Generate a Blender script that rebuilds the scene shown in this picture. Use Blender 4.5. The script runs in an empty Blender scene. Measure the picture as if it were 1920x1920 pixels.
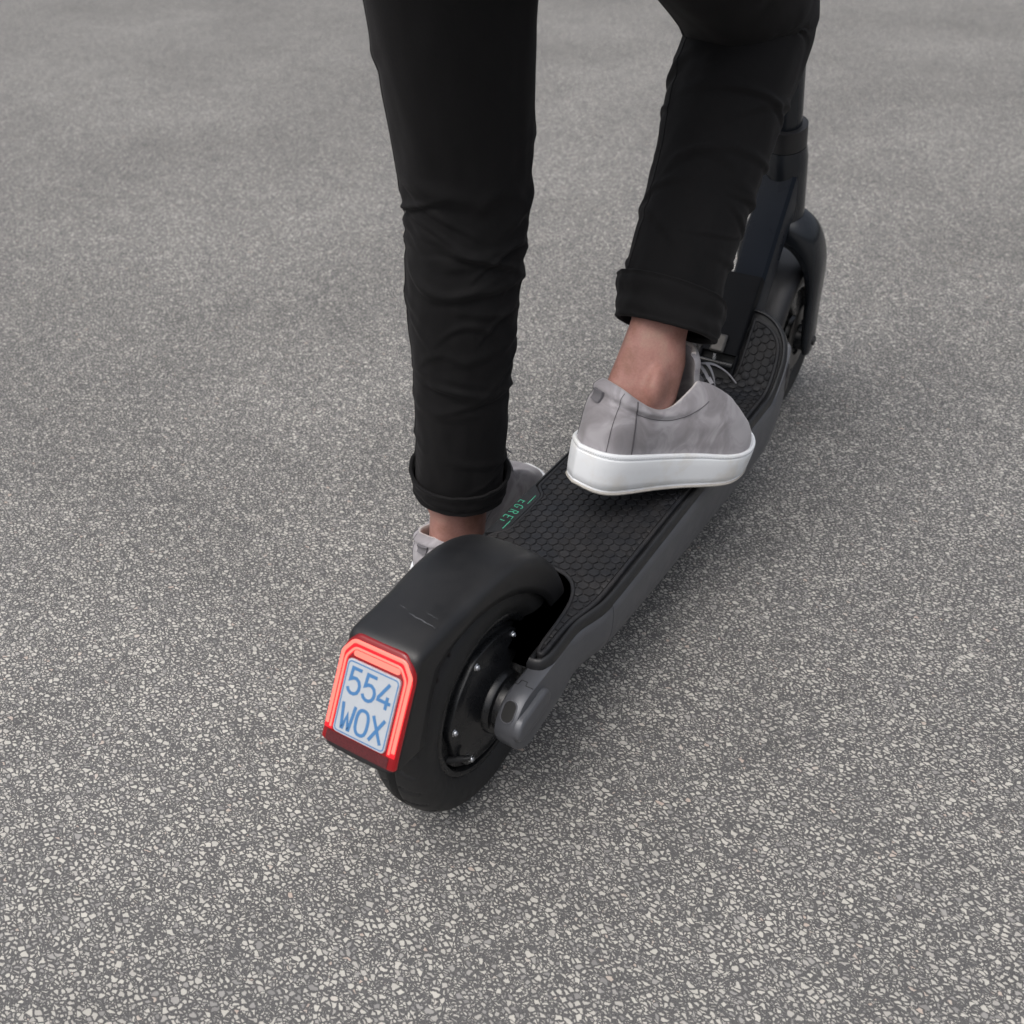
import bpy, bmesh, math, random
from mathutils import Vector, Matrix, noise
rnd = random.Random(7)
R = math.radians
scene = bpy.context.scene
col = scene.collection

# ------------------------------------------------------------------ camera
CAM = Vector((-0.58143, -0.42169, 0.87272))
AZ, EL, RO = R(32.057), R(36.158), R(-1.093)
fw = Vector((math.cos(AZ)*math.cos(EL), math.sin(AZ)*math.cos(EL), -math.sin(EL)))
rt = Vector((math.sin(AZ), -math.cos(AZ), 0)); up0 = rt.cross(fw)
rt2 = rt*math.cos(RO) + up0*math.sin(RO); up2 = up0*math.cos(RO) - rt*math.sin(RO)
cd = bpy.data.cameras.new('camera'); cam = bpy.data.objects.new('camera', cd); col.objects.link(cam)
cam.matrix_world = Matrix(((rt2.x, up2.x, -fw.x, CAM.x), (rt2.y, up2.y, -fw.y, CAM.y), (rt2.z, up2.z, -fw.z, CAM.z), (0, 0, 0, 1)))
cd.sensor_width = 36; cd.lens = 35.0; cd.clip_start = .02; cd.clip_end = 500
cd.dof.use_dof = True; cd.dof.focus_distance = 1.10; cd.dof.aperture_fstop = 7.5
scene.camera = cam
# ------------------------------------------------------------------ world, sun, exposure (overcast)
SUN_AZ, SUN_EL = R(165), R(64)
wd = bpy.data.worlds.new('World'); scene.world = wd; wd.use_nodes = True
nt = wd.node_tree; bg = nt.nodes['Background']
sky = nt.nodes.new('ShaderNodeTexSky'); sky.sky_type = 'NISHITA'; sky.sun_disc = False
sky.sun_elevation = SUN_EL; sky.sun_rotation = R(90) - SUN_AZ
sky.air_density = 1.0; sky.dust_density = 6.0; sky.ozone_density = 1.0
hs = nt.nodes.new('ShaderNodeHueSaturation'); hs.inputs['Saturation'].default_value = .38
# overcast: brightness rises evenly from the horizon to the zenith (CIE overcast sky)
tcw = nt.nodes.new('ShaderNodeTexCoord'); sep = nt.nodes.new('ShaderNodeSeparateXYZ'); nt.links.new(tcw.outputs['Generated'], sep.inputs[0])
mrw = nt.nodes.new('ShaderNodeMapRange'); mrw.inputs[3].default_value = .56; mrw.inputs[4].default_value = 1.46; nt.links.new(sep.outputs['Z'], mrw.inputs[0])
scw = nt.nodes.new('ShaderNodeVectorMath'); scw.operation = 'SCALE'; nt.links.new(mrw.outputs[0], scw.inputs['Scale'])
nt.links.new(sky.outputs[0], hs.inputs['Color']); nt.links.new(hs.outputs[0], scw.inputs[0]); nt.links.new(scw.outputs[0], bg.inputs[0])
bg.inputs[1].default_value = 0.138
sl = bpy.data.lights.new('sun', 'SUN'); sl.energy = 0.5; sl.angle = R(80); sl.color = (1, .97, .93)
sun = bpy.data.objects.new('sun', sl); col.objects.link(sun)
sd = Vector((math.cos(SUN_AZ)*math.cos(SUN_EL), math.sin(SUN_AZ)*math.cos(SUN_EL), math.sin(SUN_EL)))
sun.rotation_euler = sd.to_track_quat('Z', 'Y').to_euler(); sun.location = (0, 0, 5)
vs = scene.view_settings; vs.view_transform = 'Standard'; vs.look = 'None'; vs.gamma = 1; vs.exposure = 0.24
vs.use_curve_mapping = False

# ------------------------------------------------------------------ materials
MATS = {}
def newmat(name):
    m = bpy.data.materials.new(name); m.use_nodes = True; MATS[name] = m
    return m, m.node_tree.nodes, m.node_tree.links, m.node_tree.nodes['Principled BSDF']
def N(nodes, t, **kw):
    n = nodes.new(t)
    for k, v in kw.items():
        if k.startswith('in_'):
            key = k[3:]; key = int(key) if key.isdigit() else key
            n.inputs[key].default_value = v
        else: setattr(n, k, v)
    return n
def simple(name, c, rough, metal=0., spec=.5, nscale=None, bump=0., cvar=.0, rvar=0., bscale=None):
    m, nd, lk, b = newmat(name)
    b.inputs['Base Color'].default_value = (*c, 1); b.inputs['Roughness'].default_value = rough
    b.inputs['Metallic'].default_value = metal; b.inputs['Specular IOR Level'].default_value = spec
    if nscale:
        tc = N(nd, 'ShaderNodeTexCoord')
        no = N(nd, 'ShaderNodeTexNoise', in_Scale=nscale, in_Detail=5.0, in_Roughness=.6); lk.new(tc.outputs['Object'], no.inputs['Vector'])
        if cvar:
            r = N(nd, 'ShaderNodeMapRange', in_1=.3, in_2=.7, in_3=1-cvar, in_4=1+cvar); lk.new(no.outputs[0], r.inputs[0])
            mx = N(nd, 'ShaderNodeVectorMath', operation='SCALE'); mx.inputs[0].default_value = c; lk.new(r.outputs[0], mx.inputs['Scale'])
            lk.new(mx.outputs[0], b.inputs['Base Color'])
        if rvar:
            r = N(nd, 'ShaderNodeMapRange', in_1=.3, in_2=.7, in_3=max(0, rough-rvar), in_4=min(1, rough+rvar)); lk.new(no.outputs[0], r.inputs[0])
            lk.new(r.outputs[0], b.inputs['Roughness'])
        if bump:
            n2 = no
            if bscale:
                n2 = N(nd, 'ShaderNodeTexNoise', in_Scale=bscale, in_Detail=3.0); lk.new(tc.outputs['Object'], n2.inputs['Vector'])
            bp = N(nd, 'ShaderNodeBump', in_Strength=bump, in_Distance=.001); lk.new(n2.outputs[0], bp.inputs['Height']); lk.new(bp.outputs[0], b.inputs['Normal'])
    return m
simple('black_plastic', (.016, .016, .018), .42, nscale=30, rvar=.07, cvar=.12, bump=.25, bscale=900)
simple('black_gloss', (.010, .0105, .012), .22, nscale=25, rvar=.08, cvar=.1)
simple('hub_black', (.008, .0085, .0095), .27, nscale=40, rvar=.08, cvar=.15, bump=.1, bscale=600)
simple('tyre_rubber', (.013, .013, .0135), .62, nscale=60, rvar=.1, cvar=.2, bump=.25, bscale=700)
simple('rim_rubber', (.014, .0145, .016), .48, nscale=60, rvar=.1, cvar=.2, bump=.2, bscale=900)
simple('grey_paint', (.095, .099, .110), .40, metal=.3, nscale=40, rvar=.06, cvar=.06, bump=.08, bscale=1500)
simple('fork_paint', (.018, .021, .026), .2, metal=.2, nscale=20, rvar=.04, cvar=.05)
simple('blue_black_paint', (.011, .014, .020), .30, spec=.08, metal=.0, nscale=20, rvar=.05, cvar=.06)
simple('steel', (.55, .56, .58), .25, metal=1., nscale=80, rvar=.1)
simple('brushed_metal', (.11, .105, .10), .4, metal=.7, nscale=60, rvar=.1, cvar=.2)
simple('hole_black', (.004, .004, .004), .7)
simple('green_print', (.05, .31, .19), .5)
simple('plate_blue', (.055, .17, .36), .45)
simple('plate_white', (.41, .44, .475), .35, nscale=150, cvar=.03)
simple('block_black', (.008, .0085, .010), .62, spec=.08, nscale=30, rvar=.06, cvar=.12, bump=.2, bscale=900)
simple('cable_black', (.01, .01, .01), .5)
simple('lace_grey', (.24, .235, .25), .85, nscale=600, bump=.5, cvar=.15)
simple('lining_white', (.50, .47, .45), .9, nscale=400, bump=.3, cvar=.08)
simple('seam_dark', (.085, .08, .088), .9)
simple('tab_grey', (.13, .125, .135), .9)
simple('stitch_grey', (.42, .43, .45), .9)
simple('jacket_grey', (.05, .05, .055), .85, nscale=300, bump=.3, cvar=.2)
simple('hair_brown', (.03, .02, .012), .7, nscale=200, bump=.6, cvar=.3)
simple('sock_dark', (.012, .012, .013), .95)

def mat_mat():                       # deck mat rubber with dusty, uneven wear
    m, nd, lk, b = newmat('mat_rubber')
    tc = N(nd, 'ShaderNodeTexCoord'); ge = N(nd, 'ShaderNodeNewGeometry'); oi = N(nd, 'ShaderNodeObjectInfo')
    n1 = N(nd, 'ShaderNodeTexNoise', in_Scale=22., in_Detail=4., in_Roughness=.6); lk.new(ge.outputs['Position'], n1.inputs['Vector'])
    n2 = N(nd, 'ShaderNodeTexNoise', in_Scale=260., in_Detail=4., in_Roughness=.7); lk.new(ge.outputs['Position'], n2.inputs['Vector'])
    cr = N(nd, 'ShaderNodeValToRGB'); lk.new(n1.outputs[0], cr.inputs[0])
    e = cr.color_ramp.elements; e[0].position = .3; e[0].color = (.0115, .0130, .0165, 1); e[1].position = .72; e[1].color = (.0240, .0225, .0225, 1)
    mr = N(nd, 'ShaderNodeMapRange', in_1=.3, in_2=.75, in_3=.8, in_4=1.35); lk.new(n2.outputs[0], mr.inputs[0])
    ob = N(nd, 'ShaderNodeMapRange', in_3=.86, in_4=1.16); lk.new(oi.outputs['Random'], ob.inputs[0])
    mu = N(nd, 'ShaderNodeMath', operation='MULTIPLY'); lk.new(mr.outputs[0], mu.inputs[0]); lk.new(ob.outputs[0], mu.inputs[1])
    sc = N(nd, 'ShaderNodeVectorMath', operation='SCALE'); lk.new(cr.outputs[0], sc.inputs[0]); lk.new(mu.outputs[0], sc.inputs['Scale'])
    lk.new(sc.outputs[0], b.inputs['Base Color'])
    b.inputs['Specular IOR Level'].default_value = .3
    rr = N(nd, 'ShaderNodeMapRange', in_1=.3, in_2=.7, in_3=.42, in_4=.62); lk.new(n2.outputs[0], rr.inputs[0]); lk.new(rr.outputs[0], b.inputs['Roughness'])
    n3 = N(nd, 'ShaderNodeTexNoise', in_Scale=1300., in_Detail=2.); lk.new(ge.outputs['Position'], n3.inputs['Vector'])
    bp = N(nd, 'ShaderNodeBump', in_Strength=.3, in_Distance=.0006); lk.new(n3.outputs[0], bp.inputs['Height']); lk.new(bp.outputs[0], b.inputs['Normal'])
mat_mat()

def mat_fender():
    m, nd, lk, b = newmat('fender_plastic')
    tc = N(nd, 'ShaderNodeTexCoord')
    n1 = N(nd, 'ShaderNodeTexNoise', in_Scale=18., in_Detail=5., in_Roughness=.62); lk.new(tc.outputs['Object'], n1.inputs['Vector'])
    cr = N(nd, 'ShaderNodeValToRGB'); lk.new(n1.outputs[0], cr.inputs[0])
    e = cr.color_ramp.elements; e[0].position = .35; e[0].color = (.0085, .0088, .0100, 1); e[1].position = .75; e[1].color = (.0140, .0138, .0145, 1)
    lk.new(cr.outputs[0], b.inputs['Base Color'])
    rr = N(nd, 'ShaderNodeMapRange', in_1=.3, in_2=.7, in_3=.36, in_4=.5); lk.new(n1.outputs[0], rr.inputs[0]); lk.new(rr.outputs[0], b.inputs['Roughness'])
    n3 = N(nd, 'ShaderNodeTexNoise', in_Scale=1500., in_Detail=2.); lk.new(tc.outputs['Object'], n3.inputs['Vector'])
    bp = N(nd, 'ShaderNodeBump', in_Strength=.25, in_Distance=.0005); lk.new(n3.outputs[0], bp.inputs['Height']); lk.new(bp.outputs[0], b.inputs['Normal'])
mat_fender()
simple('scuff', (.075, .078, .085), .6, nscale=500, cvar=.4)

def mat_fabric():
    m, nd, lk, b = newmat('black_fabric')
    tc = N(nd, 'ShaderNodeTexCoord')
    n1 = N(nd, 'ShaderNodeTexNoise', in_Scale=14., in_Detail=5., in_Roughness=.6); lk.new(tc.outputs['Object'], n1.inputs['Vector'])
    cr = N(nd, 'ShaderNodeValToRGB'); lk.new(n1.outputs[0], cr.inputs[0])
    e = cr.color_ramp.elements; e[0].position = .3; e[0].color = (.0026, .0025, .0029, 1); e[1].position = .75; e[1].color = (.0046, .0043, .0048, 1)
    lk.new(cr.outputs[0], b.inputs['Base Color']); b.inputs['Roughness'].default_value = .85; b.inputs['Specular IOR Level'].default_value = .25
    b.inputs['Sheen Weight'].default_value = .05; b.inputs['Sheen Roughness'].default_value = .5; b.inputs['Sheen Tint'].default_value = (.5, .48, .5, 1)
    mp = N(nd, 'ShaderNodeMapping'); mp.inputs['Scale'].default_value = (1, 1, .45); lk.new(tc.outputs['Object'], mp.inputs[0])
    n3 = N(nd, 'ShaderNodeTexNoise', in_Scale=1100., in_Detail=2.); lk.new(mp.outputs[0], n3.inputs['Vector'])
    bp = N(nd, 'ShaderNodeBump', in_Strength=.6, in_Distance=.0006); lk.new(n3.outputs[0], bp.inputs['Height']); lk.new(bp.outputs[0], b.inputs['Normal'])
mat_fabric()

def mat_suede():
    m, nd, lk, b = newmat('grey_suede')
    tc = N(nd, 'ShaderNodeTexCoord')
    n0 = N(nd, 'ShaderNodeTexNoise', in_Scale=9., in_Detail=2.); lk.new(tc.outputs['Object'], n0.inputs['Vector'])
    va = N(nd, 'ShaderNodeVectorMath', operation='SCALE', in_Scale=.10); lk.new(n0.outputs['Color'], va.inputs[0])
    ad = N(nd, 'ShaderNodeVectorMath', operation='ADD'); lk.new(tc.outputs['Object'], ad.inputs[0]); lk.new(va.outputs[0], ad.inputs[1])
    n1 = N(nd, 'ShaderNodeTexNoise', in_Scale=24., in_Detail=4., in_Roughness=.55, in_Distortion=.9); lk.new(ad.outputs[0], n1.inputs['Vector'])
    cr = N(nd, 'ShaderNodeValToRGB'); lk.new(n1.outputs[0], cr.inputs[0])
    e = cr.color_ramp.elements; e[0].position = .36; e[0].color = (.235, .222, .232, 1); e[1].position = .60; e[1].color = (.37, .355, .372, 1)
    x = cr.color_ramp.elements.new(.48); x.color = (.285, .270, .284, 1)
    lk.new(cr.outputs[0], b.inputs['Base Color']); b.inputs['Roughness'].default_value = .88; b.inputs['Specular IOR Level'].default_value = .2
    b.inputs['Sheen Weight'].default_value = .25; b.inputs['Sheen Roughness'].default_value = .45
    n3 = N(nd, 'ShaderNodeTexNoise', in_Scale=1400., in_Detail=3.); lk.new(tc.outputs['Object'], n3.inputs['Vector'])
    bp = N(nd, 'ShaderNodeBump', in_Strength=.35, in_Distance=.0006); lk.new(n3.outputs[0], bp.inputs['Height']); lk.new(bp.outputs[0], b.inputs['Normal'])
mat_suede()

def mat_sole():
    m, nd, lk, b = newmat('white_sole')
    tc = N(nd, 'ShaderNodeTexCoord')
    n1 = N(nd, 'ShaderNodeTexNoise', in_Scale=17., in_Detail=5., in_Roughness=.6); lk.new(tc.outputs['Object'], n1.inputs['Vector'])
    cr = N(nd, 'ShaderNodeValToRGB'); lk.new(n1.outputs[0], cr.inputs[0])
    e = cr.color_ramp.elements; e[0].position = .5; e[0].color = (.76, .78, .80, 1); e[1].position = .75; e[1].color = (.64, .61, .56, 1)
    lk.new(cr.outputs[0], b.inputs['Base Color']); b.inputs['Roughness'].default_value = .42
    n3 = N(nd, 'ShaderNodeTexNoise', in_Scale=500., in_Detail=3.); lk.new(tc.outputs['Object'], n3.inputs['Vector'])
    bp = N(nd, 'ShaderNodeBump', in_Strength=.08, in_Distance=.0006); lk.new(n3.outputs[0], bp.inputs['Height']); lk.new(bp.outputs[0], b.inputs['Normal'])
mat_sole()
simple('outsole_grey', (.36, .34, .31), .7, nscale=80, cvar=.15)

def mat_skin():
    m, nd, lk, b = newmat('skin')
    tc = N(nd, 'ShaderNodeTexCoord')
    n1 = N(nd, 'ShaderNodeTexNoise', in_Scale=28., in_Detail=5., in_Roughness=.62); lk.new(tc.outputs['Object'], n1.inputs['Vector'])
    cr = N(nd, 'ShaderNodeValToRGB'); lk.new(n1.outputs[0], cr.inputs[0])
    e = cr.color_ramp.elements; e[0].position = .32; e[0].color = (.25, .125, .092, 1); e[1].position = .68; e[1].color = (.37, .225, .18, 1)
    x = cr.color_ramp.elements.new(.52); x.color = (.36, .185, .155, 1)
    n2 = N(nd, 'ShaderNodeTexNoise', in_Scale=420., in_Detail=3., in_Roughness=.7); lk.new(tc.outputs['Object'], n2.inputs['Vector'])
    mr = N(nd, 'ShaderNodeMapRange', in_1=.3, in_2=.7, in_3=.9, in_4=1.08); lk.new(n2.outputs[0], mr.inputs[0])
    sc = N(nd, 'ShaderNodeVectorMath', operation='SCALE'); lk.new(cr.outputs[0], sc.inputs[0]); lk.new(mr.outputs[0], sc.inputs['Scale'])
    lk.new(sc.outputs[0], b.inputs['Base Color']); b.inputs['Roughness'].default_value = .6; b.inputs['Specular IOR Level'].default_value = .35
    b.inputs['Subsurface Weight'].default_value = .06; b.inputs['Subsurface Radius'].default_value = (.012, .005, .003); b.inputs['Subsurface Scale'].default_value = .4
    vo = N(nd, 'ShaderNodeTexVoronoi', feature='DISTANCE_TO_EDGE', in_Scale=520.); lk.new(tc.outputs['Object'], vo.inputs['Vector'])
    bp = N(nd, 'ShaderNodeBump', in_Strength=.3, in_Distance=.0004); lk.new(vo.outputs['Distance'], bp.inputs['Height']); lk.new(bp.outputs[0], b.inputs['Normal'])
mat_skin()

def emis(name, c, s, base=(.2, .005, .008), rough=.2):
    m, nd, lk, b = newmat(name)
    b.inputs['Base Color'].default_value = (*base, 1); b.inputs['Roughness'].default_value = rough
    b.inputs['Emission Color'].default_value = (*c, 1); b.inputs['Emission Strength'].default_value = s
emis('light_guide_core', (1.0, .20, .15), 1.45)
emis('light_guide_red', (1.0, .015, .028), .80)
emis('lens_red_glow', (.9, .01, .02), .16, base=(.10, .004, .006))
simple('reflector_red', (.075, .006, .009), .3, nscale=900, cvar=.5, bump=.6)

def mat_ground():
    m, nd, lk, b = newmat('aggregate_asphalt')
    tc = N(nd, 'ShaderNodeTexCoord')
    # slight domain warp so that chips are uneven
    wn = N(nd, 'ShaderNodeTexNoise', noise_dimensions='2D', in_Scale=170., in_Detail=2.); lk.new(tc.outputs['Object'], wn.inputs['Vector'])
    ws = N(nd, 'ShaderNodeVectorMath', operation='SCALE', in_Scale=.0042); lk.new(wn.outputs['Color'], ws.inputs[0])
    wa = N(nd, 'ShaderNodeVectorMath', operation='ADD'); lk.new(tc.outputs['Object'], wa.inputs[0]); lk.new(ws.outputs[0], wa.inputs[1])
    big = N(nd, 'ShaderNodeTexNoise', noise_dimensions='2D', in_Scale=9., in_Detail=5., in_Roughness=.65); lk.new(tc.outputs['Object'], big.inputs['Vector'])
    def layer(scale, rot, sx, thr_lo, thr_hi, keep, off):
        """chips of one size: (mask inside kept chips, 1 where the cell holds no chip of this size, colour)"""
        mp = N(nd, 'ShaderNodeMapping'); mp.inputs['Rotation'].default_value = (0, 0, rot); mp.inputs['Scale'].default_value = (sx, 1, 1); mp.inputs['Location'].default_value = (off, off*.7, 0)
        lk.new(wa.outputs[0], mp.inputs[0])
        ve = N(nd, 'ShaderNodeTexVoronoi', voronoi_dimensions='2D', feature='DISTANCE_TO_EDGE', in_Scale=scale); lk.new(mp.outputs[0], ve.inputs['Vector'])
        vc = N(nd, 'ShaderNodeTexVoronoi', voronoi_dimensions='2D', feature='F1', in_Scale=scale); lk.new(mp.outputs[0], vc.inputs['Vector'])
        sp = N(nd, 'ShaderNodeSeparateColor'); lk.new(vc.outputs['Color'], sp.inputs[0])
        th = N(nd, 'ShaderNodeMapRange', in_3=thr_lo, in_4=thr_hi); lk.new(sp.outputs[0], th.inputs[0])
        sb = N(nd, 'ShaderNodeMath', operation='SUBTRACT'); lk.new(ve.outputs['Distance'], sb.inputs[0]); lk.new(th.outputs[0], sb.inputs[1])
        ms = N(nd, 'ShaderNodeMapRange', in_1=0., in_2=.07, in_3=0., in_4=1.); lk.new(sb.outputs[0], ms.inputs[0])
        kd = N(nd, 'ShaderNodeMapRange', in_1=.35, in_2=.65, in_3=keep-.12, in_4=keep+.12); lk.new(big.outputs[0], kd.inputs[0])
        kp = N(nd, 'ShaderNodeMath', operation='LESS_THAN'); lk.new(sp.outputs[1], kp.inputs[0]); lk.new(kd.outputs[0], kp.inputs[1])
        mm = N(nd, 'ShaderNodeMath', operation='MULTIPLY'); lk.new(ms.outputs[0], mm.inputs[0]); lk.new(kp.outputs[0], mm.inputs[1])
        nk = N(nd, 'ShaderNodeMath', operation='SUBTRACT', in_0=1.); lk.new(kp.outputs[0], nk.inputs[1])
        cr = N(nd, 'ShaderNodeValToRGB'); lk.new(sp.outputs[2], cr.inputs[0])
        els = cr.color_ramp.elements
        els[0].position = 0; els[0].color = (.20, .195, .19, 1); els[1].position = 1; els[1].color = (.49, .470, .425, 1)
        for p, c in ((.12, (.28, .272, .262)), (.30, (.37, .356, .33)), (.50, (.43, .414, .38)), (.80, (.47, .452, .412)), (.965, (.485, .467, .427)), (.975, (.42, .335, .285)), (.985, (.50, .48, .44))):
            x = els.new(p); x.color = (*c, 1)
        return mm, nk, cr
    L1, K1, C1 = layer(134., .5, 1.65, .075, .27, .50, 0.)
    L2, K2, C2 = layer(205., 2.1, 1.6, .085, .28, .68, 3.1)
    L3, K3, C3 = layer(370., 1.2, 1.5, .09, .29, .66, 7.7)
    def mul(a, c):
        q = N(nd, 'ShaderNodeMath', operation='MULTIPLY'); lk.new(a.outputs[0], q.inputs[0]); lk.new(c.outputs[0], q.inputs[1]); return q
    L2 = mul(L2, K1); L3 = mul(mul(L3, K1), K2)
    fn = N(nd, 'ShaderNodeTexNoise', noise_dimensions='2D', in_Scale=900., in_Detail=3., in_Roughness=.7); lk.new(tc.outputs['Object'], fn.inputs['Vector'])
    bc = N(nd, 'ShaderNodeValToRGB'); lk.new(fn.outputs[0], bc.inputs[0])
    e = bc.color_ramp.elements; e[0].position = .3; e[0].color = (.056, .0555, .056, 1); e[1].position = .75; e[1].color = (.138, .136, .135, 1)
    def mix(fac, a, c):
        mx = N(nd, 'ShaderNodeMix', data_type='RGBA'); lk.new(fac.outputs[0], mx.inputs[0]); lk.new(a, mx.inputs[6]); lk.new(c, mx.inputs[7]); return mx.outputs[2]
    c = mix(L3, bc.outputs[0], C3.outputs[0]); c = mix(L2, c, C2.outputs[0]); c = mix(L1, c, C1.outputs[0])
    # stains and traffic film of their own shape
    st = N(nd, 'ShaderNodeTexNoise', noise_dimensions='2D', in_Scale=1.3, in_Detail=6., in_Roughness=.6); lk.new(tc.outputs['Object'], st.inputs['Vector'])
    sr = N(nd, 'ShaderNodeMapRange', in_1=.3, in_2=.7, in_3=.86, in_4=1.10); lk.new(st.outputs[0], sr.inputs[0])
    s2 = N(nd, 'ShaderNodeTexNoise', noise_dimensions='2D', in_Scale=17., in_Detail=4., in_Roughness=.6); lk.new(tc.outputs['Object'], s2.inputs['Vector'])
    sr2 = N(nd, 'ShaderNodeMapRange', in_1=.25, in_2=.45, in_3=.88, in_4=1.0); lk.new(s2.outputs[0], sr2.inputs[0])
    sm = N(nd, 'ShaderNodeMath', operation='MULTIPLY'); lk.new(sr.outputs[0], sm.inputs[0]); lk.new(sr2.outputs[0], sm.inputs[1])
    fs = N(nd, 'ShaderNodeMapRange', in_1=.25, in_2=.75, in_3=.90, in_4=1.08); lk.new(fn.outputs[0], fs.inputs[0])
    sm2 = N(nd, 'ShaderNodeMath', operation='MULTIPLY'); lk.new(sm.outputs[0], sm2.inputs[0]); lk.new(fs.outputs[0], sm2.inputs[1])
    fc = N(nd, 'ShaderNodeVectorMath', operation='SCALE'); lk.new(c, fc.inputs[0]); lk.new(sm2.outputs[0], fc.inputs['Scale'])
    lk.new(fc.outputs[0], b.inputs['Base Color']); b.inputs['Roughness'].default_value = .72; b.inputs['Specular IOR Level'].default_value = .35
    mx1 = N(nd, 'ShaderNodeMath', operation='MAXIMUM'); lk.new(L1.outputs[0], mx1.inputs[0]); lk.new(L2.outputs[0], mx1.inputs[1])
    l3s = N(nd, 'ShaderNodeMath', operation='MULTIPLY', in_1=.6); lk.new(L3.outputs[0], l3s.inputs[0])
    mx2 = N(nd, 'ShaderNodeMath', operation='MAXIMUM'); lk.new(mx1.outputs[0], mx2.inputs[0]); lk.new(l3s.outputs[0], mx2.inputs[1])
    ht = N(nd, 'ShaderNodeMath', operation='MULTIPLY_ADD', in_1=.35); lk.new(fn.outputs[0], ht.inputs[0]); lk.new(mx2.outputs[0], ht.inputs[2])
    bp = N(nd, 'ShaderNodeBump', in_Strength=.55, in_Distance=.0012); lk.new(ht.outputs[0], bp.inputs['Height']); lk.new(bp.outputs[0], b.inputs['Normal'])
mat_ground()

# ------------------------------------------------------------------ mesh helpers
ROOTLOC = {}
def empty(name, loc=(0, 0, 0)):
    o = bpy.data.objects.new(name, None); col.objects.link(o); o.location = loc; o.empty_display_size = .1
    ROOTLOC[o.name] = Vector(loc); return o
def link(name, me, mat, parent=None, sharp=35):
    if mat and not me.materials: me.materials.append(MATS[mat])
    o = bpy.data.objects.new(name, me); col.objects.link(o)
    if parent is not None:
        o.parent = parent
        if parent.name in ROOTLOC: o.matrix_parent_inverse = Matrix.Translation(-ROOTLOC[parent.name])
    return o
def finish(me, sharp=35):
    me.validate(); bm = bmesh.new(); bm.from_mesh(me); bmesh.ops.recalc_face_normals(bm, faces=bm.faces); bm.to_mesh(me); bm.free()
    for p in me.polygons: p.use_smooth = True
    if sharp < 180: me.set_sharp_from_angle(angle=R(sharp))
    return me
class MB:
    def __init__(s): s.v = []; s.f = []
    def add(s, vs, fs):
        o = len(s.v); s.v += [tuple(p) for p in vs]; s.f += [tuple(i+o for i in f) for f in fs]
    def loft(s, rings, closed=True, caps=True, loop=False):
        n = len(rings[0]); vs = [p for r in rings for p in r]; fs = []
        m = len(rings)
        for i in range(m if loop else m-1):
            a, b = i*n, ((i+1) % m)*n
            for j in range(n if closed else n-1):
                k = (j+1) % n; fs.append((a+j, a+k, b+k, b+j))
        if caps and not loop:
            fs.append(tuple(range(n))); fs.append(tuple((m-1)*n+j for j in range(n)))
        s.add(vs, fs)
    def build(s, name, mat, parent=None, sharp=35):
        me = bpy.data.meshes.new(name); me.from_pydata(s.v, [], s.f); me.update()
        return link(name, finish(me, sharp), mat, parent)
def revolve(mb, prof, c, seg=96, axis='y', fr=None):
    """prof: list of (r, a) closed loop or open; revolved round the axis through c; fr(theta, i) gives a radius offset"""
    rings = []
    for j in range(seg):
        t = 2*math.pi*j/seg; rings.append([(c[0]+(r+(fr(t, i, a) if fr else 0))*math.cos(t), c[1]+a, c[2]+(r+(fr(t, i, a) if fr else 0))*math.sin(t)) for i, (r, a) in enumerate(prof)])
    mb.loft(rings, closed=False, caps=False, loop=True)
def cat(pts, n, closed=False):
    """Catmull-Rom through pts, n samples a span"""
    P = [Vector(p) for p in pts]; out = []; m = len(P)
    for i in range(m if closed else m-1):
        if closed: a, b, c, d = P[i-1], P[i], P[(i+1) % m], P[(i+2) % m]
        else: a, b, c, d = P[max(i-1, 0)], P[i], P[i+1], P[min(i+2, m-1)]
        for k in range(n):
            t = k/n; out.append(.5*((2*b)+(c-a)*t+(2*a-5*b+4*c-d)*t*t+(3*b-a-3*c+d)*t**3))
    if not closed: out.append(P[-1].copy())
    return out
def frame(t, ref=Vector((0, 0, 1))):
    t = t.normalized(); x = ref.cross(t)
    if x.length < 1e-4: x = Vector((1, 0, 0)).cross(t)
    x.normalize(); return x, t.cross(x)
def tube(mb, pts, rad, seg=10, flat=None, ref=Vector((0, 0, 1)), caps=True):
    rings = []; m = len(pts)
    for i, p in enumerate(pts):
        p = Vector(p); t = Vector(pts[min(i+1, m-1)])-Vector(pts[max(i-1, 0)]); x, y = frame(t, ref)
        r = rad(i/(m-1)) if callable(rad) else rad
        rx, ry = r if isinstance(r, tuple) else (r, r)
        rings.append([p+x*rx*math.cos(2*math.pi*j/seg)+y*ry*math.sin(2*math.pi*j/seg) for j in range(seg)])
    mb.loft(rings, caps=caps)
def rrect(w, h, r, n=4):
    """rounded rectangle loop, half sizes w, h"""
    out = []
    for cx, cy, a0 in ((w-r, h-r, 0), (-w+r, h-r, 90), (-w+r, -h+r, 180), (w-r, -h+r, 270)):
        for k in range(n+1):
            a = R(a0+90*k/n); out.append((cx+r*math.cos(a), cy+r*math.sin(a)))
    return out
def bbox(mb, c, size, r=.002, M=None):
    """box with rounded vertical and chamfered top/bottom edges"""
    w, d, h = size[0]/2, size[1]/2, size[2]/2; M = M or Matrix.Identity(3); c = Vector(c)
    rings = []
    for z, i in ((-h, r), (-h+r, 0), (h-r, 0), (h, r)):
        rings.append([c+M@Vector((x, y, z)) for x, y in rrect(w-i, d-i, max(r-i*.5, r*.4), 3)])
    mb.loft(rings)
def interp(x, xs, ys):
    if x <= xs[0]: return ys[0]
    for i in range(len(xs)-1):
        if x <= xs[i+1]:
            t = (x-xs[i])/(xs[i+1]-xs[i]); return ys[i]+(ys[i+1]-ys[i])*t
    return ys[-1]
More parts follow.
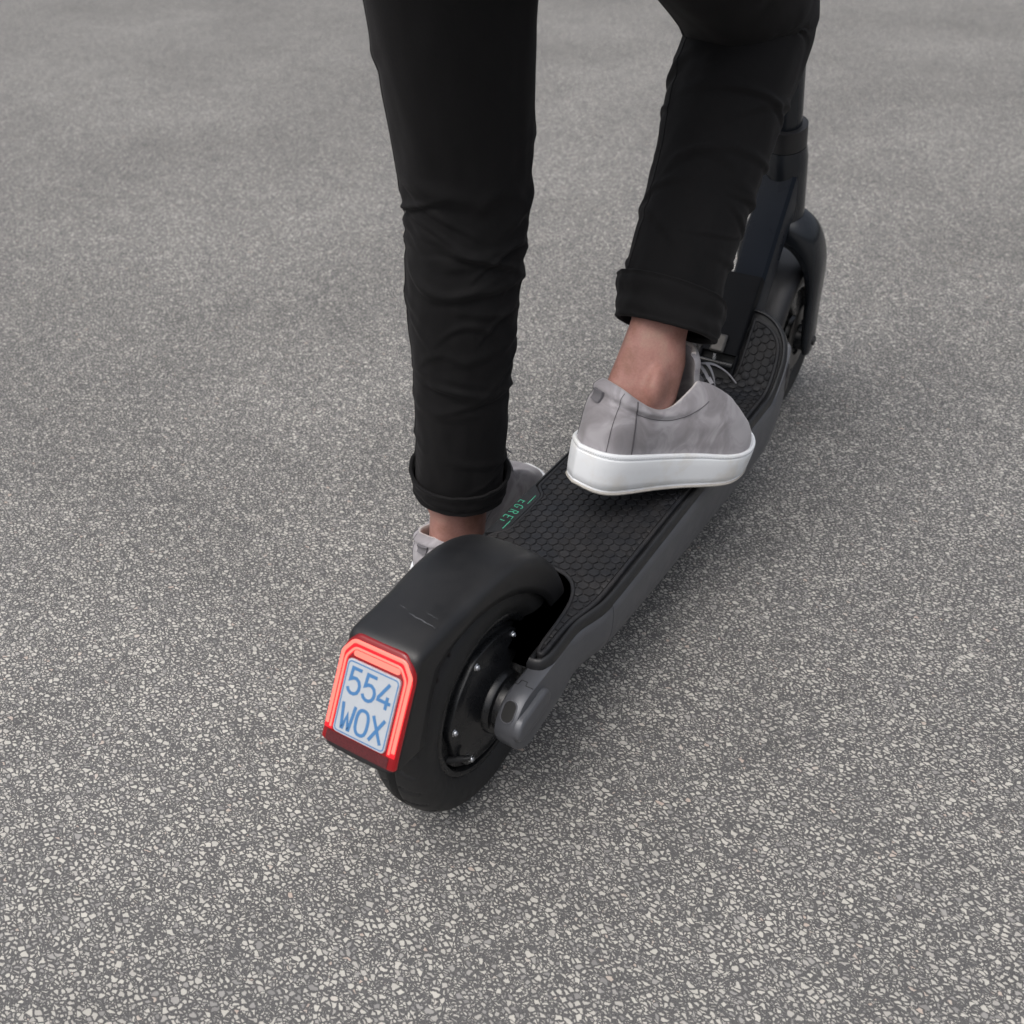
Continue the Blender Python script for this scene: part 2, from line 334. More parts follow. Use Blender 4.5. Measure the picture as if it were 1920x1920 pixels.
def sinterp(x, xs, ys):
    """monotone-ish smooth interpolation"""
    if x <= xs[0]: return ys[0]
    if x >= xs[-1]: return ys[-1]
    for i in range(len(xs)-1):
        if x <= xs[i+1]:
            h = xs[i+1]-xs[i]; t = (x-xs[i])/h
            def sl(k):
                if k == 0 or k == len(xs)-1: return (ys[min(k+1, len(xs)-1)]-ys[max(k-1, 0)])/(xs[min(k+1, len(xs)-1)]-xs[max(k-1, 0)])
                return (ys[k+1]-ys[k-1])/(xs[k+1]-xs[k-1])
            m0, m1 = sl(i)*h, sl(i+1)*h
            return (2*t**3-3*t*t+1)*ys[i]+(t**3-2*t*t+t)*m0+(-2*t**3+3*t*t)*ys[i+1]+(t**3-t*t)*m1
def stroke2d(pts, w, closed=False):
    """thick polyline -> list of quads (2-D)"""
    P = [Vector(p) for p in pts]; n = len(P); L, Rr = [], []
    for i in range(n):
        if closed: a, b = P[i-1], P[(i+1) % n]
        else: a, b = P[max(i-1, 0)], P[min(i+1, n-1)]
        d1 = (P[i]-a).normalized() if (P[i]-a).length > 1e-9 else (b-P[i]).normalized()
        d2 = (b-P[i]).normalized() if (b-P[i]).length > 1e-9 else d1
        t = (d1+d2); t = t.normalized() if t.length > 1e-6 else d1
        nn = Vector((-t.y, t.x)); cs = max(.45, nn.dot(Vector((-d1.y, d1.x))))
        L.append(P[i]+nn*w/2/cs); Rr.append(P[i]-nn*w/2/cs)
    q = []
    for i in range(n if closed else n-1):
        k = (i+1) % n; q.append((L[i], L[k], Rr[k], Rr[i]))
    return q
def strokes_mesh(mb, quads, mapf, h0, h1):
    for q in quads:
        lo = [mapf(p, h0) for p in q]; hi = [mapf(p, h1) for p in q]
        mb.add(lo+hi, [(4, 5, 6, 7), (0, 1, 5, 4), (1, 2, 6, 5), (2, 3, 7, 6), (3, 0, 4, 7)])

# ------------------------------------------------------------------ the ground
mb = MB(); mb.add([(-60, -60, 0), (60, -60, 0), (60, 60, 0), (-60, 60, 0)], [(0, 1, 2, 3)])
ground = mb.build('ground', 'aggregate_asphalt'); ground['kind'] = 'structure'
ground['label'] = 'grey asphalt paved with pale stone chips'

# ================================================================== SCOOTER
scooter = empty('electric_scooter')
scooter['label'] = 'black and grey electric kick scooter with lit red tail lamp and number plate'
scooter['category'] = 'scooter'
D = .1835; RW = .13; XF = .935
# ---- deck surface: flat, then bending up into the front ramp; (s, y, h) -> world
S0, FIL, ANG = .622, .030, R(52)
LF = FIL*ANG
def deck(s, y, h=0.):
    if s <= S0: return Vector((s, y, D+h))
    a = min((s-S0)/FIL, ANG)
    x = S0+FIL*math.sin(a); z = D+FIL*(1-math.cos(a))
    if s-S0 > LF: x += (s-S0-LF)*math.cos(ANG); z += (s-S0-LF)*math.sin(ANG)
    return Vector((x-h*math.sin(a), y, z+h*math.cos(a)))
SE = .748                     # end of the ramp along s
outer_r = [(.0192, -.0582), (.0202, -.0666), (.0247, -.0743), (.0348, -.0781), (.0435, -.0792), (.0615, -.0791), (.0848, -.0785), (.0986, -.0800), (.1157, -.0845), (.134, -.0885), (.1567, -.0900), (.206, -.0905)]
front_r = [(.62, -.0905), (.660, -.0918), (.690, -.0900), (.715, -.0815), (.735, -.064), (.746, -.042), (SE, -.018)]
inner_r = [(.1450, -.0), (.1436, -.0217), (.1406, -.0309), (.1364, -.0377), (.1261, -.0456), (.1131, -.0506), (.0995, -.0535), (.0788, -.0550), (.0529, -.0559), (.030, -.0562)]
def densify(pts, step=.004):
    out = []
    for a, b in zip(pts, pts[1:]):
        a, b = Vector(a), Vector(b); n = max(1, int((b-a).length/step))
        out += [a+(b-a)*k/n for k in range(n)]
    return out+[Vector(pts[-1])]
right = [tuple(p) for p in cat(outer_r, 4)]+[(.3, -.0905), (.4, -.0905), (.5, -.0905)]+[tuple(p) for p in cat(front_r, 5)]
inner = [tuple(p) for p in cat(inner_r, 3)]
def mirror(pts): return [(x, -y) for x, y in reversed(pts)]
base_loop = right+mirror(right)[:]+mirror(inner)[:-1]+inner[:]      # right rear > front > left rear > cut > right rear
base_loop = [Vector(p) for p in densify(base_loop+[base_loop[0]], .006)[:-1]]
def clean(loop, eps=.0004):
    out = []
    for p in loop:
        if not out or (p-out[-1]).length > eps: out.append(p)
    if (out[0]-out[-1]).length < eps: out.pop()
    return out
base_loop = clean(base_loop)
def inset(loop, d):
    n = len(loop); out = []
    for i in range(n):
        a, b, c = loop[i-1], loop[i], loop[(i+1) % n]
        d1 = (b-a).normalized(); d2 = (c-b).normalized(); n1 = Vector((-d1.y, d1.x)); n2 = Vector((-d2.y, d2.x))
        nn = n1+n2; nn = nn.normalized() if nn.length > 1e-6 else n1
        out.append(b+nn*d/max(.55, nn.dot(n1)))
    return out
def area(l): return sum(l[i-1].x*l[i].y-l[i].x*l[i-1].y for i in range(len(l)))/2
if area(base_loop) < 0: base_loop.reverse()
CUTS = [S0-.005+k*.005 for k in range(10)]
def slab(name, loop, h1, h0, mat, parent, cuts=CUTS):
    bm = bmesh.new(); vs_ = [bm.verts.new((p.x, p.y, 0)) for p in loop]; bm.faces.new(vs_)
    bmesh.ops.triangulate(bm, faces=bm.faces[:])
    for s in cuts: bmesh.ops.bisect_plane(bm, geom=bm.verts[:]+bm.edges[:]+bm.faces[:], plane_co=(s, 0, 0), plane_no=(1, 0, 0))
    top = [f for f in bm.faces]
    ext = bmesh.ops.extrude_face_region(bm, geom=top)
    low = {v for v in ext['geom'] if isinstance(v, bmesh.types.BMVert)}
    for v in bm.verts: v.co = deck(v.co.x, v.co.y, h0 if v in low else h1)
    me = bpy.data.meshes.new(name); bm.to_mesh(me); bm.free()
    return link(name, finish(me, 30), mat, parent)
# black rubber base under the mat with its stepped rim
prof = [(.0012, -.030), (.0008, -.0165), (.0003, -.0130), (.0006, -.0075), (.0022, -.0045), (.0034, -.0034), (.0050, -.0032), (.0062, -.0045), (.0068, -.0068), (.0090, -.0070)]
mb = MB(); loops = [inset(base_loop, d) for d, h in prof]; n = len(base_loop)
rings = [[deck(loops[k][i].x, loops[k][i].y, prof[k][1]) for k in range(len(prof))] for i in range(n)]
mb.loft(rings, closed=False, caps=False, loop=True)
base = mb.build('deck_base', 'rim_rubber', scooter, 50)
slab('base_panel', inset(base_loop, .0085), -.0068, -.024, 'rim_rubber', base)
# the mat
mo = [(.0308, -.0645), (.0318, -.0695), (.0386, -.0711), (.0609, -.0711), (.0755, -.0713), (.09, -.0726), (.0985, -.0744), (.1136, -.0777), (.1235, -.0796), (.138, -.0812), (.16, -.0815), (.2, -.0815)]
mf = [(.62, -.0815), (.660, -.0825), (.690, -.0800), (.710, -.0725), (.725, -.057), (.732, -.038)]
mc = [(.732, -.030), (.700, -.030), (.660, -.030), (.648, -.028), (.646, -.02), (.646, 0)]
mi = [(.153, 0), (.1525, -.010), (.151, -.0221), (.148, -.0313), (.1414, -.0402), (.1315, -.0471), (.1205, -.0516), (.1087, -.0545), (.0965, -.0561), (.08, -.0575), (.0607, -.0585), (.0458, -.0593), (.0348, -.0612)]
mright = [tuple(p) for p in cat(mo, 3)]+[tuple(p) for p in cat(mf, 4)]+mc
mleft = mirror(mright)
# the notch for the lettering on the left side
out = []
for x, y in mleft:
    if .155 < x < .60 and y > .08: continue
    out.append((x, y))
k = max(i for i, p in enumerate(out) if p[0] >= .60 and p[1] > .07)
notch = [(.45, .0815), (.2860, .0815), (.2797, .0805), (.2730, .0745), (.2675, .0690), (.2620, .0670), (.23, .0665), (.1957, .0665), (.1880, .0680), (.1820, .0720), (.1763, .0765), (.1690, .0800), (.160, .0815)]
mleft = out[:k+1]+notch+out[k+1:]
mcut = [tuple(p) for p in cat(mi, 3)]
mat_loop = clean([Vector(p) for p in densify(mright+mleft[1:]+mirror(mcut)[:-1]+mcut+[mright[0]], .006)[:-1]])
if area(mat_loop) < 0: mat_loop.reverse()
mat = slab('deck_mat', mat_loop, -.0021, -.0070, 'mat_rubber', scooter)
# raised border round the mat
mb = MB(); bprof = [(0., -.0030), (.0004, -.0004), (.0010, 0.), (.0034, 0.), (.0040, -.0005), (.0043, -.0025)]
bl = [inset(mat_loop, d) for d, h in bprof]
mb.loft([[deck(bl[k][i].x, bl[k][i].y, bprof[k][1]) for k in range(len(bprof))] for i in range(len(mat_loop))], closed=False, caps=False, loop=True)
mb.build('mat_border', 'mat_rubber', mat, 60)
# hexagon pads, each an object of its own (the largest in view), clipped where the border cuts them
PIT = .0125; HX0 = Vector((.20625, .0533)); pad_loop = inset(mat_loop, .0046)
def inpoly(p, loop):
    c = False; n = len(loop)
    for i in range(n):
        a, b = loop[i-1], loop[i]
        if (a.y > p.y) != (b.y > p.y) and p.x < (b.x-a.x)*(p.y-a.y)/(b.y-a.y)+a.x: c = not c
    return c
def clip_convex(subj, clip):
    outp = subj
    for i in range(len(clip)):
        a, b = clip[i-1], clip[i]; e = b-a; inp = outp; outp = []
        if not inp: return []
        side = lambda p: e.x*(p.y-a.y)-e.y*(p.x-a.x)
        for j in range(len(inp)):
            p, q = inp[j-1], inp[j]; sp, sq = side(p), side(q)
            if sq >= 0:
                if sp < 0: outp.append(p+(q-p)*sp/(sp-sq))
                outp.append(q)
            elif sp >= 0: outp.append(p+(q-p)*sp/(sp-sq))
    return outp
RC = (PIT-.0018)/math.sqrt(3)
hexv = [Vector((RC*math.cos(R(30+60*k)), RC*math.sin(R(30+60*k)))) for k in range(6)]
PADTOP = -.0001
def pad_mesh(poly, cen, flat=True):
    """prism with chamfered top from a 2-D polygon"""
    n = len(poly); vs_ = []; fs = []
    for h, sc in ((-.0023, 1.0), (PADTOP-.0003, .992), (PADTOP, .945)):
        for p in poly:
            q = cen+(p-cen)*sc
            vs_.append(deck(q.x, q.y, h)-(Vector((cen.x, cen.y, D)) if flat else Vector()))
    for r in range(2):
        for j in range(n):
            k2 = (j+1) % n; fs.append((r*n+j, r*n+k2, (r+1)*n+k2, (r+1)*n+j))
    fs.append(tuple(2*n+j for j in range(n)))
    return vs_, fs
shared = None; pads = []
for i in range(-30, 60):
    for j in range(-20, 20):
        c = HX0+Vector((PIT*(i+.5*j), PIT*.8660254*j))
        if not (.02 < c.x < .75 and abs(c.y) < .09): continue
        poly = [c+v for v in hexv]; ins = [inpoly(p, pad_loop) for p in poly]
        if all(ins): pads.append((c, poly, True))
        elif any(ins) or inpoly(c, pad_loop):
            q = clip_convex(pad_loop, poly); q2 = []
            for p in q:
                if not q2 or (p-q2[-1]).length > .0003: q2.append(p)
            if len(q2) > 2 and (q2[0]-q2[-1]).length < .0003: q2.pop()
            if len(q2) >= 3 and abs(area(q2)) > 8e-6: pads.append((c, q2, False))
pads.sort(key=lambda t: (deck(t[0].x, t[0].y)-CAM).length)
field = MB()
for idx, (c, poly, full) in enumerate(pads):
    if idx < 300 and c.x < S0-.01:
        if full:
            if shared is None:
                vs_, fs = pad_mesh(poly, c); shared = bpy.data.meshes.new('hexagon_pad'); shared.from_pydata(vs_, [], fs); finish(shared, 50); shared.materials.append(MATS['mat_rubber'])
            me = shared
        else:
            cc = sum(poly, Vector((0, 0)))/len(poly)
            vs_, fs = pad_mesh(poly, cc); me = bpy.data.meshes.new('hexagon_pad'); me.from_pydata(vs_, [], fs); finish(me, 50); me.materials.append(MATS['mat_rubber']); c = cc
        o = bpy.data.objects.new('hexagon_pad', me); col.objects.link(o); o.parent = mat; o.location = (c.x, c.y, D)
    else:
        cc = c if full else sum(poly, Vector((0, 0)))/len(poly)
        field.add(*pad_mesh(poly, cc, False))
o = field.build('hexagon_pads', 'mat_rubber', mat, 50); o['kind'] = 'stuff'
# lettering on the deck edge: reads towards the rear, tops towards the middle
GL = {
 'E': [[(.5, 0), (0, 0), (0, .62)], [(0, .5), (.42, .5)]],
 'G': [[(.52, .84), (.44, .96), (.28, 1), (.12, .94), (.02, .75), (0, .5), (.02, .25), (.12, .06), (.28, 0), (.44, .05), (.53, .2), (.54, .45), (.3, .45)]],
 'R': [[(0, 0), (0, 1), (.32, 1), (.46, .92), (.5, .76), (.46, .6), (.32, .52), (0, .52)], [(.26, .52), (.54, 0)]],
 'e': [[(.5, 1), (0, 1), (0, 0), (.5, 0)], [(0, .5), (.42, .5)]],
 'T': [[(.28, 0), (.28, .52)]]}
strip = [Vector(p) for p in ((.170, .0860), (.1745, .0790), (.1800, .0745), (.1870, .0690), (.1955, .0672), (.2625, .0676), (.2680, .0700), (.2730, .0755), (.2790, .0815), (.2830, .0860))]
slab('lettering_strip', strip, -.0012, -.0065, 'rim_rubber', mat, [])
def text_map(p, h): return deck(.262-p[0], .0842-p[1], -.0012+h)      # p.x along reading, p.y up
mb = MB(); H = .0108
for ch, x0 in (('E', .0165), ('G', .0262), ('R', .0385), ('e', .0505), ('T', .0590)):
    for st in GL[ch]:
        strokes_mesh(mb, stroke2d([(x0+px*H*.95, py*H) for px, py in st], .0011), text_map, -.0005, .00022+.00004*GL[ch].index(st))
for a, b in ((0.0, .0193), (.0585, .0755)):
    strokes_mesh(mb, stroke2d([(a, .0118), (b, .0118)], .0011), text_map, -.0005, .00022)
mb.build('lettering', 'green_print', scooter, 30)

# ---- grey body shell under the deck
def hwx(x): return sinterp(x, [.12, .16, .62, .66, .69, .715, .735, .75], [.0862, .0908, .0915, .0935, .0910, .0800, .062, .040])
def ztop(x):
    if x <= S0: return D-.0135
    if x <= .690:
        a = math.tan(ANG)*(x-.636); return max(D-.0135, D+a-.019)
    return interp(x, [.690, .72, .75], [D+.052, D+.045, D+.02])
def zbot(x): return sinterp(x, [.12, .2, .31, .45, .56, .66, .70, .75], [.094, .084, .074, .062, .055, .060, .074, .105])
mb = MB(); rings = []
for i in range(75):
    x = .148+(.75-.148)*i/74; hw, zt, zb = hwx(x), ztop(x), zbot(x); h = zt-zb
    half = [(hw-.016, zt-.0008), (hw-.005, zt), (hw-.0005, zt-.004), (hw+.0010, zt-.18*h), (hw+.0006, zt-.40*h), (hw-.0015, zt-.60*h), (hw-.006, zt-.78*h), (hw-.014, zt-.91*h), (hw-.026, zt-.98*h), (hw-.045, zb)]
    half = [(max(a, .004), b) for a, b in half]
    rings.append([(x, -a, b) for a, b in half]+[(x, a, b) for a, b in reversed(half)])
mb.loft(rings)
body = mb.build('deck_body', 'grey_paint', scooter, 50)
# seam line and charging port on the right flank
mb = MB(); revolve(mb, [(0, -.0050), (.011, -.0050), (.0125, -.0040), (.0125, .004)], (0, 0, 0), 32)
for i, v in enumerate(mb.v): mb.v[i] = (.683+v[0]*.75, -.0895+v[1], .188+v[2]*1.75)
mb.build('charging_port_cover', 'black_plastic', body, 40)
#mb = MB(); tube(mb, [Vector((.672-.002*math.sin(k*.5), -.0925+.0008*(k/10), .172-.0085*k)) for k in range(11)], .0008, 6); mb.build('panel_seam', 'hole_black', body)
# ---- rear arms with the axle clamps
def arm(sg):
    mb = MB(); rings = []
    xs = [-.0400+.0005, -.0385, -.036, -.032, -.026, -.018, -.008, .004, .02, .04, .06, .07, .08, .09, .10, .11, .12, .13, .14, .15, .16]
    for x in xs:
        if x < -.005:
            hh = math.sqrt(max(.035**2-(x+.005)**2, 1e-6)); zt, zb = .134+hh, .134-hh
        else: zt, zb = .1690, sinterp(x, [-.005, .03, .07, .10, .13, .16], [.099, .104, .106, .100, .092, .0885])
        yo = sinterp(x, [-.04, .03, .09, .116, .134, .157, .17], [.0805, .0805, .0800, .0846, .0884, .0900, .0902]); yi = .0575; h = zt-zb
        k = min(1., max(0., (x-.05)/.09)); k = k*k*(3-2*k); r = min(.0042, h*.25)
        box_ = [(yo-.010, zt), (yo-r, zt), (yo-r*.3, zt-r*.3), (yo, zt-max(r, .18*h)), (yo, zt-.4*h), (yo, zt-.6*h), (yo, zt-.75*h), (yo-r*.3, zb+r*.3), (yo-r, zb), (yi+r, zb)]
        shl = [(yo-.016, zt-.0008), (yo-.005, zt), (yo-.0005, zt-.004), (yo+.0010, zt-.18*h), (yo+.0006, zt-.40*h), (yo-.0015, zt-.60*h), (yo-.006, zt-.78*h), (yo-.014, zt-.91*h), (max(yo-.026, yi+.002), zt-.98*h), (yi+.001, zb)]
        ring = [(a0+(a1-a0)*k, b0+(b1-b0)*k) for (a0, b0), (a1, b1) in zip(box_, shl)]+[(yi, zb+min(.003, h*.3)), (yi, zt-min(.003, h*.3)), (yi+.003, zt)]
        rings.append([(x, sg*a0, b0) for a0, b0 in ring])
    mb.loft(rings); o = mb.build('rear_arm', 'grey_paint', scooter, 50)
    # oval cap on the outer face
    mb = MB(); pl = []
    for y, ins in ((.079, 0), (.0845, 0), (.0862, .0015), (.0868, .004)):
        pl.append([Vector((-.010+a*1.0-.0*b, sg*y, .1435+b+a*.10)) for a, b in rrect(.031-ins, .0135-ins, .0133-ins, 6)])
    mb.loft(pl); mb.build('axle_cover', 'grey_paint', o, 40)
    # adjuster opening on the rounded rear end
    mb = MB(); n_ = Vector((-.72, 0, .69)); cpt = Vector((-.005, sg*.0685, .134))+n_*.0351; tx = Vector((0, sg, 0)); ty = n_.cross(tx)
    mb.loft([[cpt+n_*d+tx*a+ty*b for a, b in rrect(.0062, .0105, .0061, 6)] for d in (-.002, .0003)])
    mb.build('adjuster_slot', 'hole_black', o)
    mb = MB(); pr = rrect(.0062, .0105, .0061, 6); po = rrect(.0072, .0115, .0071, 6)
    mb.loft([[cpt+n_*.0002+tx*a+ty*b for a, b in pr], [cpt+n_*.0009+tx*a*1.04+ty*b*1.03 for a, b in pr], [cpt+n_*.0009+tx*a+ty*b for a, b in po], [cpt+n_*-.001+tx*a+ty*b for a, b in po]], caps=False)
    mb.build('slot_ring', 'grey_paint', o, 50)
    # parting line of the clamp cap
    mb = MB(); tube(mb, [Vector((-.0035, sg*y, .1692)) for y in (.059, .063)]+[Vector((.003, sg*y, .1692)) for y in (.0635, .070)]+[Vector((-.002, sg*y, .1692)) for y in (.0705, .079)], .0004, 6)
    mb.build('parting_line', 'hole_black', o)
for sg in (-1, 1): arm(sg)

# ---- wheels
def tyre_profile(w=.032):
    return [(.086, -w*.72), (.092, -w*.86), (.100, -w*.97), (.108, -w), (.115, -w*.96), (.1205, -w*.86), (.1250, -w*.68), (.1280, -w*.46), (.1295, -w*.23), (.1300, 0),
            (.1295, w*.23), (.1280, w*.46), (.1250, w*.68), (.1205, w*.86), (.115, w*.96), (.108, w), (.100, w*.97), (.092, w*.86), (.086, w*.72)]
def dense_prof(p, n=3): return [tuple(q) for q in cat(p, n)]
def tread(t, i, a):
    if abs(a) > .0268: return 0.
    u = (t*.13/.0272) % 1.; m = abs(a)/.0268
    ph = (u-.55*m) % 1.
    g = 0.
    if .25 < m < .95: g = max(g, 1-abs(ph-.5)/.085) if abs(ph-.5) < .085 else g
    if abs(m-.10) < .05: g = max(g, .8)
    return -.0030*min(1, g*1.8)
def wheel(name, c, motor):
    w = empty(name, c); w.parent = scooter; ROOTLOC[w.name] = Vector(c)
    mb = MB(); revolve(mb, dense_prof(tyre_profile(), 3), c, 420, fr=tread); mb.build('tyre', 'tyre_rubber', w, 60)
    mb = MB(); rp = [(.0895, -.0235), (.0875, -.0255), (.0845, -.0262), (.0815, -.0250), (.0800, -.0215), (.0790, -.012), (.079, .012), (.0800, .0215), (.0815, .0250), (.0845, .0262), (.0875, .0255), (.0895, .0235)]
    revolve(mb, rp, c, 96); mb.build('rim', 'hub_black', w, 40)
    if motor:
        for sg in (-1, 1):
            lob = lambda t, i, a: .0030*(max(0, math.cos(3*(t-R(51))))**6+max(0, -math.cos(3*(t-R(51))))**6) if 2 <= i <= 5 else 0
            mb = MB(); cp = [(.0790, .012), (.0780, .0205), (.0712, .0210), (.0708, .0268), (.0700, .0282), (.0680, .0288), (.0625, .0296), (.0615, .0302), (.052, .0330), (.040, .0372), (.0345, .0385), (.0335, .0440), (.0325, .0452), (.0285, .0455), (.0275, .0462), (.0268, .0520), (.0255, .0575), (.004, .0575)]
            revolve(mb, [(r, sg*a) for r, a in cp], c, 144, fr=lob); cov = mb.build('motor_cover', 'hub_black', w, 40)
            for k in range(6):
                a = R(51+60*k); mb = MB(); revolve(mb, [(.0042, 0), (.0042, .0007), (.0034, .0014), (.0032, .0028), (.0025, .0037), (.0016, .0040), (.0015, .0029), (.0001, .0029)], (0, 0, 0), 16)
                b0 = Vector((c[0]+.0665*math.cos(a), c[1]+sg*.0285, c[2]+.0665*math.sin(a)))
                mb.v = [tuple(b0+Vector((v[0], sg*v[1], v[2]))) for v in mb.v]; mb.build('bolt', 'steel', cov, 40)
        # valve
        a = R(205); p0 = Vector((c[0]+.078*math.cos(a), -.016, c[2]+.078*math.sin(a))); dr = Vector((-math.cos(a)*.5, -.85, -math.sin(a)*.5)).normalized()
        mb = MB(); tube(mb, [p0+dr*.022*k/6 for k in range(7)], lambda t: .0042-.0008*t, 12); vv = mb.build('valve', 'tyre_rubber', w)
        mb = MB(); tube(mb, [p0+dr*(.022+.006*k/3) for k in range(4)], lambda t: .0028, 12); mb.build('valve_cap', 'hub_black', vv)
    else:
        mb = MB(); revolve(mb, [(.079, -.012), (.072, -.014), (.050, -.016), (.034, -.020), (.030, -.030), (.021, -.032), (.019, -.050), (.004, -.050)], c, 72); revolve(mb, [(.079, .012), (.072, .014), (.050, .016), (.034, .020), (.030, .030), (.021, .032), (.019, .050), (.004, .050)], c, 72)
        mb.build('hub', 'hub_black', w, 40)
        mb = MB(); revolve(mb, [(.030, -.0325), (.052, -.0325), (.054, -.0335), (.054, -.0355), (.052, -.036), (.030, -.036)], c, 60); mb.build('brake_disc', 'brushed_metal', w, 40)
    return w
wheel('rear_wheel', (0, 0, RW), True)
wheel('front_wheel', (XF, 0, RW), False)

# ---- rear fender
fo = [(.1440, .100), (.1450, .140), (.1375, .180), (.1205, .216), (.096, .247), (.063, .272), (.026, .2865), (-.014, .2915), (-.062, .2905), (-.100, .2885), (-.1165, .2855), (-.1240, .2745), (-.137, .2505), (-.150, .2275), (-.164, .2025), (-.1695, .1930)]
fi = [(.1140, .112), (.1100, .150), (.0975, .184), (.0780, .212), (.050, .2355), (.020, .2535), (-.012, .2650), (-.040, .2685), (-.068, .2655), (-.084, .2590), (-.094, .2505), (-.0995, .2410), (-.107, .2270), (-.113, .2120), (-.1195, .1930), (-.122, .1850)]
fo_ = cat(fo, 5); fi_ = cat(fi, 5)
mb = MB(); rings = []
HWF = .0425
for k, (a, b) in enumerate(zip(fo_, fi_)):
    a3 = Vector((a.x, 0, a.y)); b3 = Vector((b.x, 0, b.y)); d = a3-b3; L = d.length; d.normalize()
    u = k/(len(fo_)-1); hw = HWF-.0036*min(1, max(0, (u-.40)/.25)); rs = .0165 if u < .52 else max(.0085, .0165-.0080*(u-.52)/.14)
    rs = min(rs, L*.8); half = [(0., hw-.0010), (L*.25, hw-.0002), (max(L-rs, L*.3), hw)]
    for q in range(1, 8):
        t = R(90*q/8); half.append((L-rs+rs*math.sin(t), hw-rs+rs*math.cos(t)))
    half += [(L+.0003, hw-rs), (L+.0012, (hw-rs)*.6), (L+.0016, (hw-rs)*.25)]
    rings.append([b3+d*h+Vector((0, -y, 0)) for h, y in half]+[b3+d*(L+.0017)]+[b3+d*h+Vector((0, y, 0)) for h, y in reversed(half)])
mb.loft(rings, closed=False, caps=False)
fender = mb.build('rear_fender', 'fender_plastic', scooter, 60)
sm = fender.modifiers.new('thickness', 'SOLIDIFY'); sm.thickness = .0028; sm.offset = -1 
# scuff marks on top of the fender
mb = MB()
for p, q, wd_ in (((-.080, .000), (-.083, -.030), .0011), ((-.0715, -.012), (-.0735, -.026), .0004), ((-.075, .014), (-.0765, .005), .0004)):
    pts = [Vector(p)+(Vector(q)-Vector(p))*t/8+Vector((.0004*math.sin(t*2.1), 0)) for t in range(9)]
    for i in range(8):
        qd = stroke2d(pts[i:i+2], wd_*(.4+.6*math.sin(math.pi*(i+.5)/8)))
        for quad in qd: mb.add([(v.x, v.y, .2925+.0002) for v in quad], [(0, 1, 2, 3)])
def fz(x): return interp(x, [-.100, -.062, -.014], [.2885, .2905, .2915])+.0017
mb.v = [(x, y, fz(x)-.0006*(abs(y)/.026)**2+.00025) for x, y, z in mb.v]
mb.build('scuff_mark', 'scuff', fender)
# ---- tail lamp on the slanted rear face: (l right, h up, d outwards)
PC = Vector((-.14577, 0, .23772)); TT = R(29.54); PN = Vector((-math.cos(TT), 0, math.sin(TT))); PU = Vector((math.sin(TT), 0, math.cos(TT)))
def lamp(p, d): return PC+Vector((0, -p[0], 0))+PU*p[1]+PN*d
def chamf(loop, n=3):
    out = []
    m = len(loop)
    for i in range(m):
        a, b, c = Vector(loop[i-1]), Vector(loop[i]), Vector(loop[(i+1) % m])
        r = min((a-b).length, (c-b).length, .012)*.35
        p = b+(a-b).normalized()*r; q = b+(c-b).normalized()*r
        out += [p*(1-t)**2+b*2*t*(1-t)+q*t*t for t in [k/n for k in range(n+1)]]
    return out
lens = [(-.0255, .0565), (.0255, .0565), (.0345, .047), (.0385, .037), (.0395, -.036), (.0400, -.0455), (.036, -.0470), (-.036, -.0470), (-.0400, -.0455), (-.0395, -.036), (-.0385, .037), (-.0345, .047)]
lens = chamf(lens)
def scaled(loop, d, cx=0, cy=.004):
    c = Vector((cx, cy)); out = []
    for p in loop:
        q = Vector(p)-c; out.append(c+Vector((q.x*(1-d/.039), q.y*(1-d/.051))))
    return out
tail = None
mb = MB(); mb.loft([[lamp(p, d) for p in scaled(lens, i)] for d, i in ((-.0035, -.0002), (-.0005, -.0002), (.0010, .0008), (.0018, .0022))])
tail = mb.build('tail_lamp', 'lens_red_glow', scooter, 40)
def ubar(hx, top, bot, r):
    pts = [(-hx, bot), (-hx, top-r), (-hx+r*.75, top), (hx-r*.75, top), (hx, top-r), (hx, bot)]
    out = [Vector(pts[0])]
    for i in range(1, 5):
        a, b, c = Vector(pts[i-1]), Vector(pts[i]), Vector(pts[i+1]); k = .0035
        p = b+(a-b).normalized()*k; q = b+(c-b).normalized()*k
        out += [p*(1-t)**2+b*2*t*(1-t)+q*t*t for t in [j/5 for j in range(6)]]
    return out+[Vector(pts[-1])]
def ustrip(name, hx, top, bot, r, w, d0, d1, mat_):
    mb = MB(); P = ubar(hx, top, bot, r); n_ = len(P); rings = []
    for i, p in enumerate(P):
        t = (P[min(i+1, n_-1)]-P[max(i-1, 0)]).normalized(); nn = Vector((-t.y, t.x))
        wi = w*(1. if callable(w) is False else 1)
        rings.append([lamp(p+nn*wi*f, dd) for f, dd in ((-.5, d0), (-.5, d1-.0004), (-.3, d1), (.3, d1), (.5, d1-.0004), (.5, d0))])
    mb.loft(rings); return mb.build(name, mat_, tail, 50)
ustrip('light_guide_glow', .0338, .0465, -.0345, .0115, .0085, -.001, .0022, 'light_guide_red')
ustrip('light_guide', .0357, .0497, -.0300, .0118, .0033, .001, .0030, 'light_guide_core')
ustrip('light_guide', .0318, .0440, -.0325, .0100, .0021, .001, .0028, 'light_guide_core')
mb = MB(); mb.loft([[lamp((a, .0395+b), d) for a, b in rrect(.0245, .0026, .0024, 4)] for d in (.0005, .0026)]); mb.build('light_guide', 'light_guide_core', tail, 40)
mb = MB(); mb.loft([[lamp((a-.0005, -.0408+b), d) for a, b in rrect(.0335, .0050, .0012, 3)] for d in (.0005, .0024)]); mb.build('reflector', 'reflector_red', tail, 40)
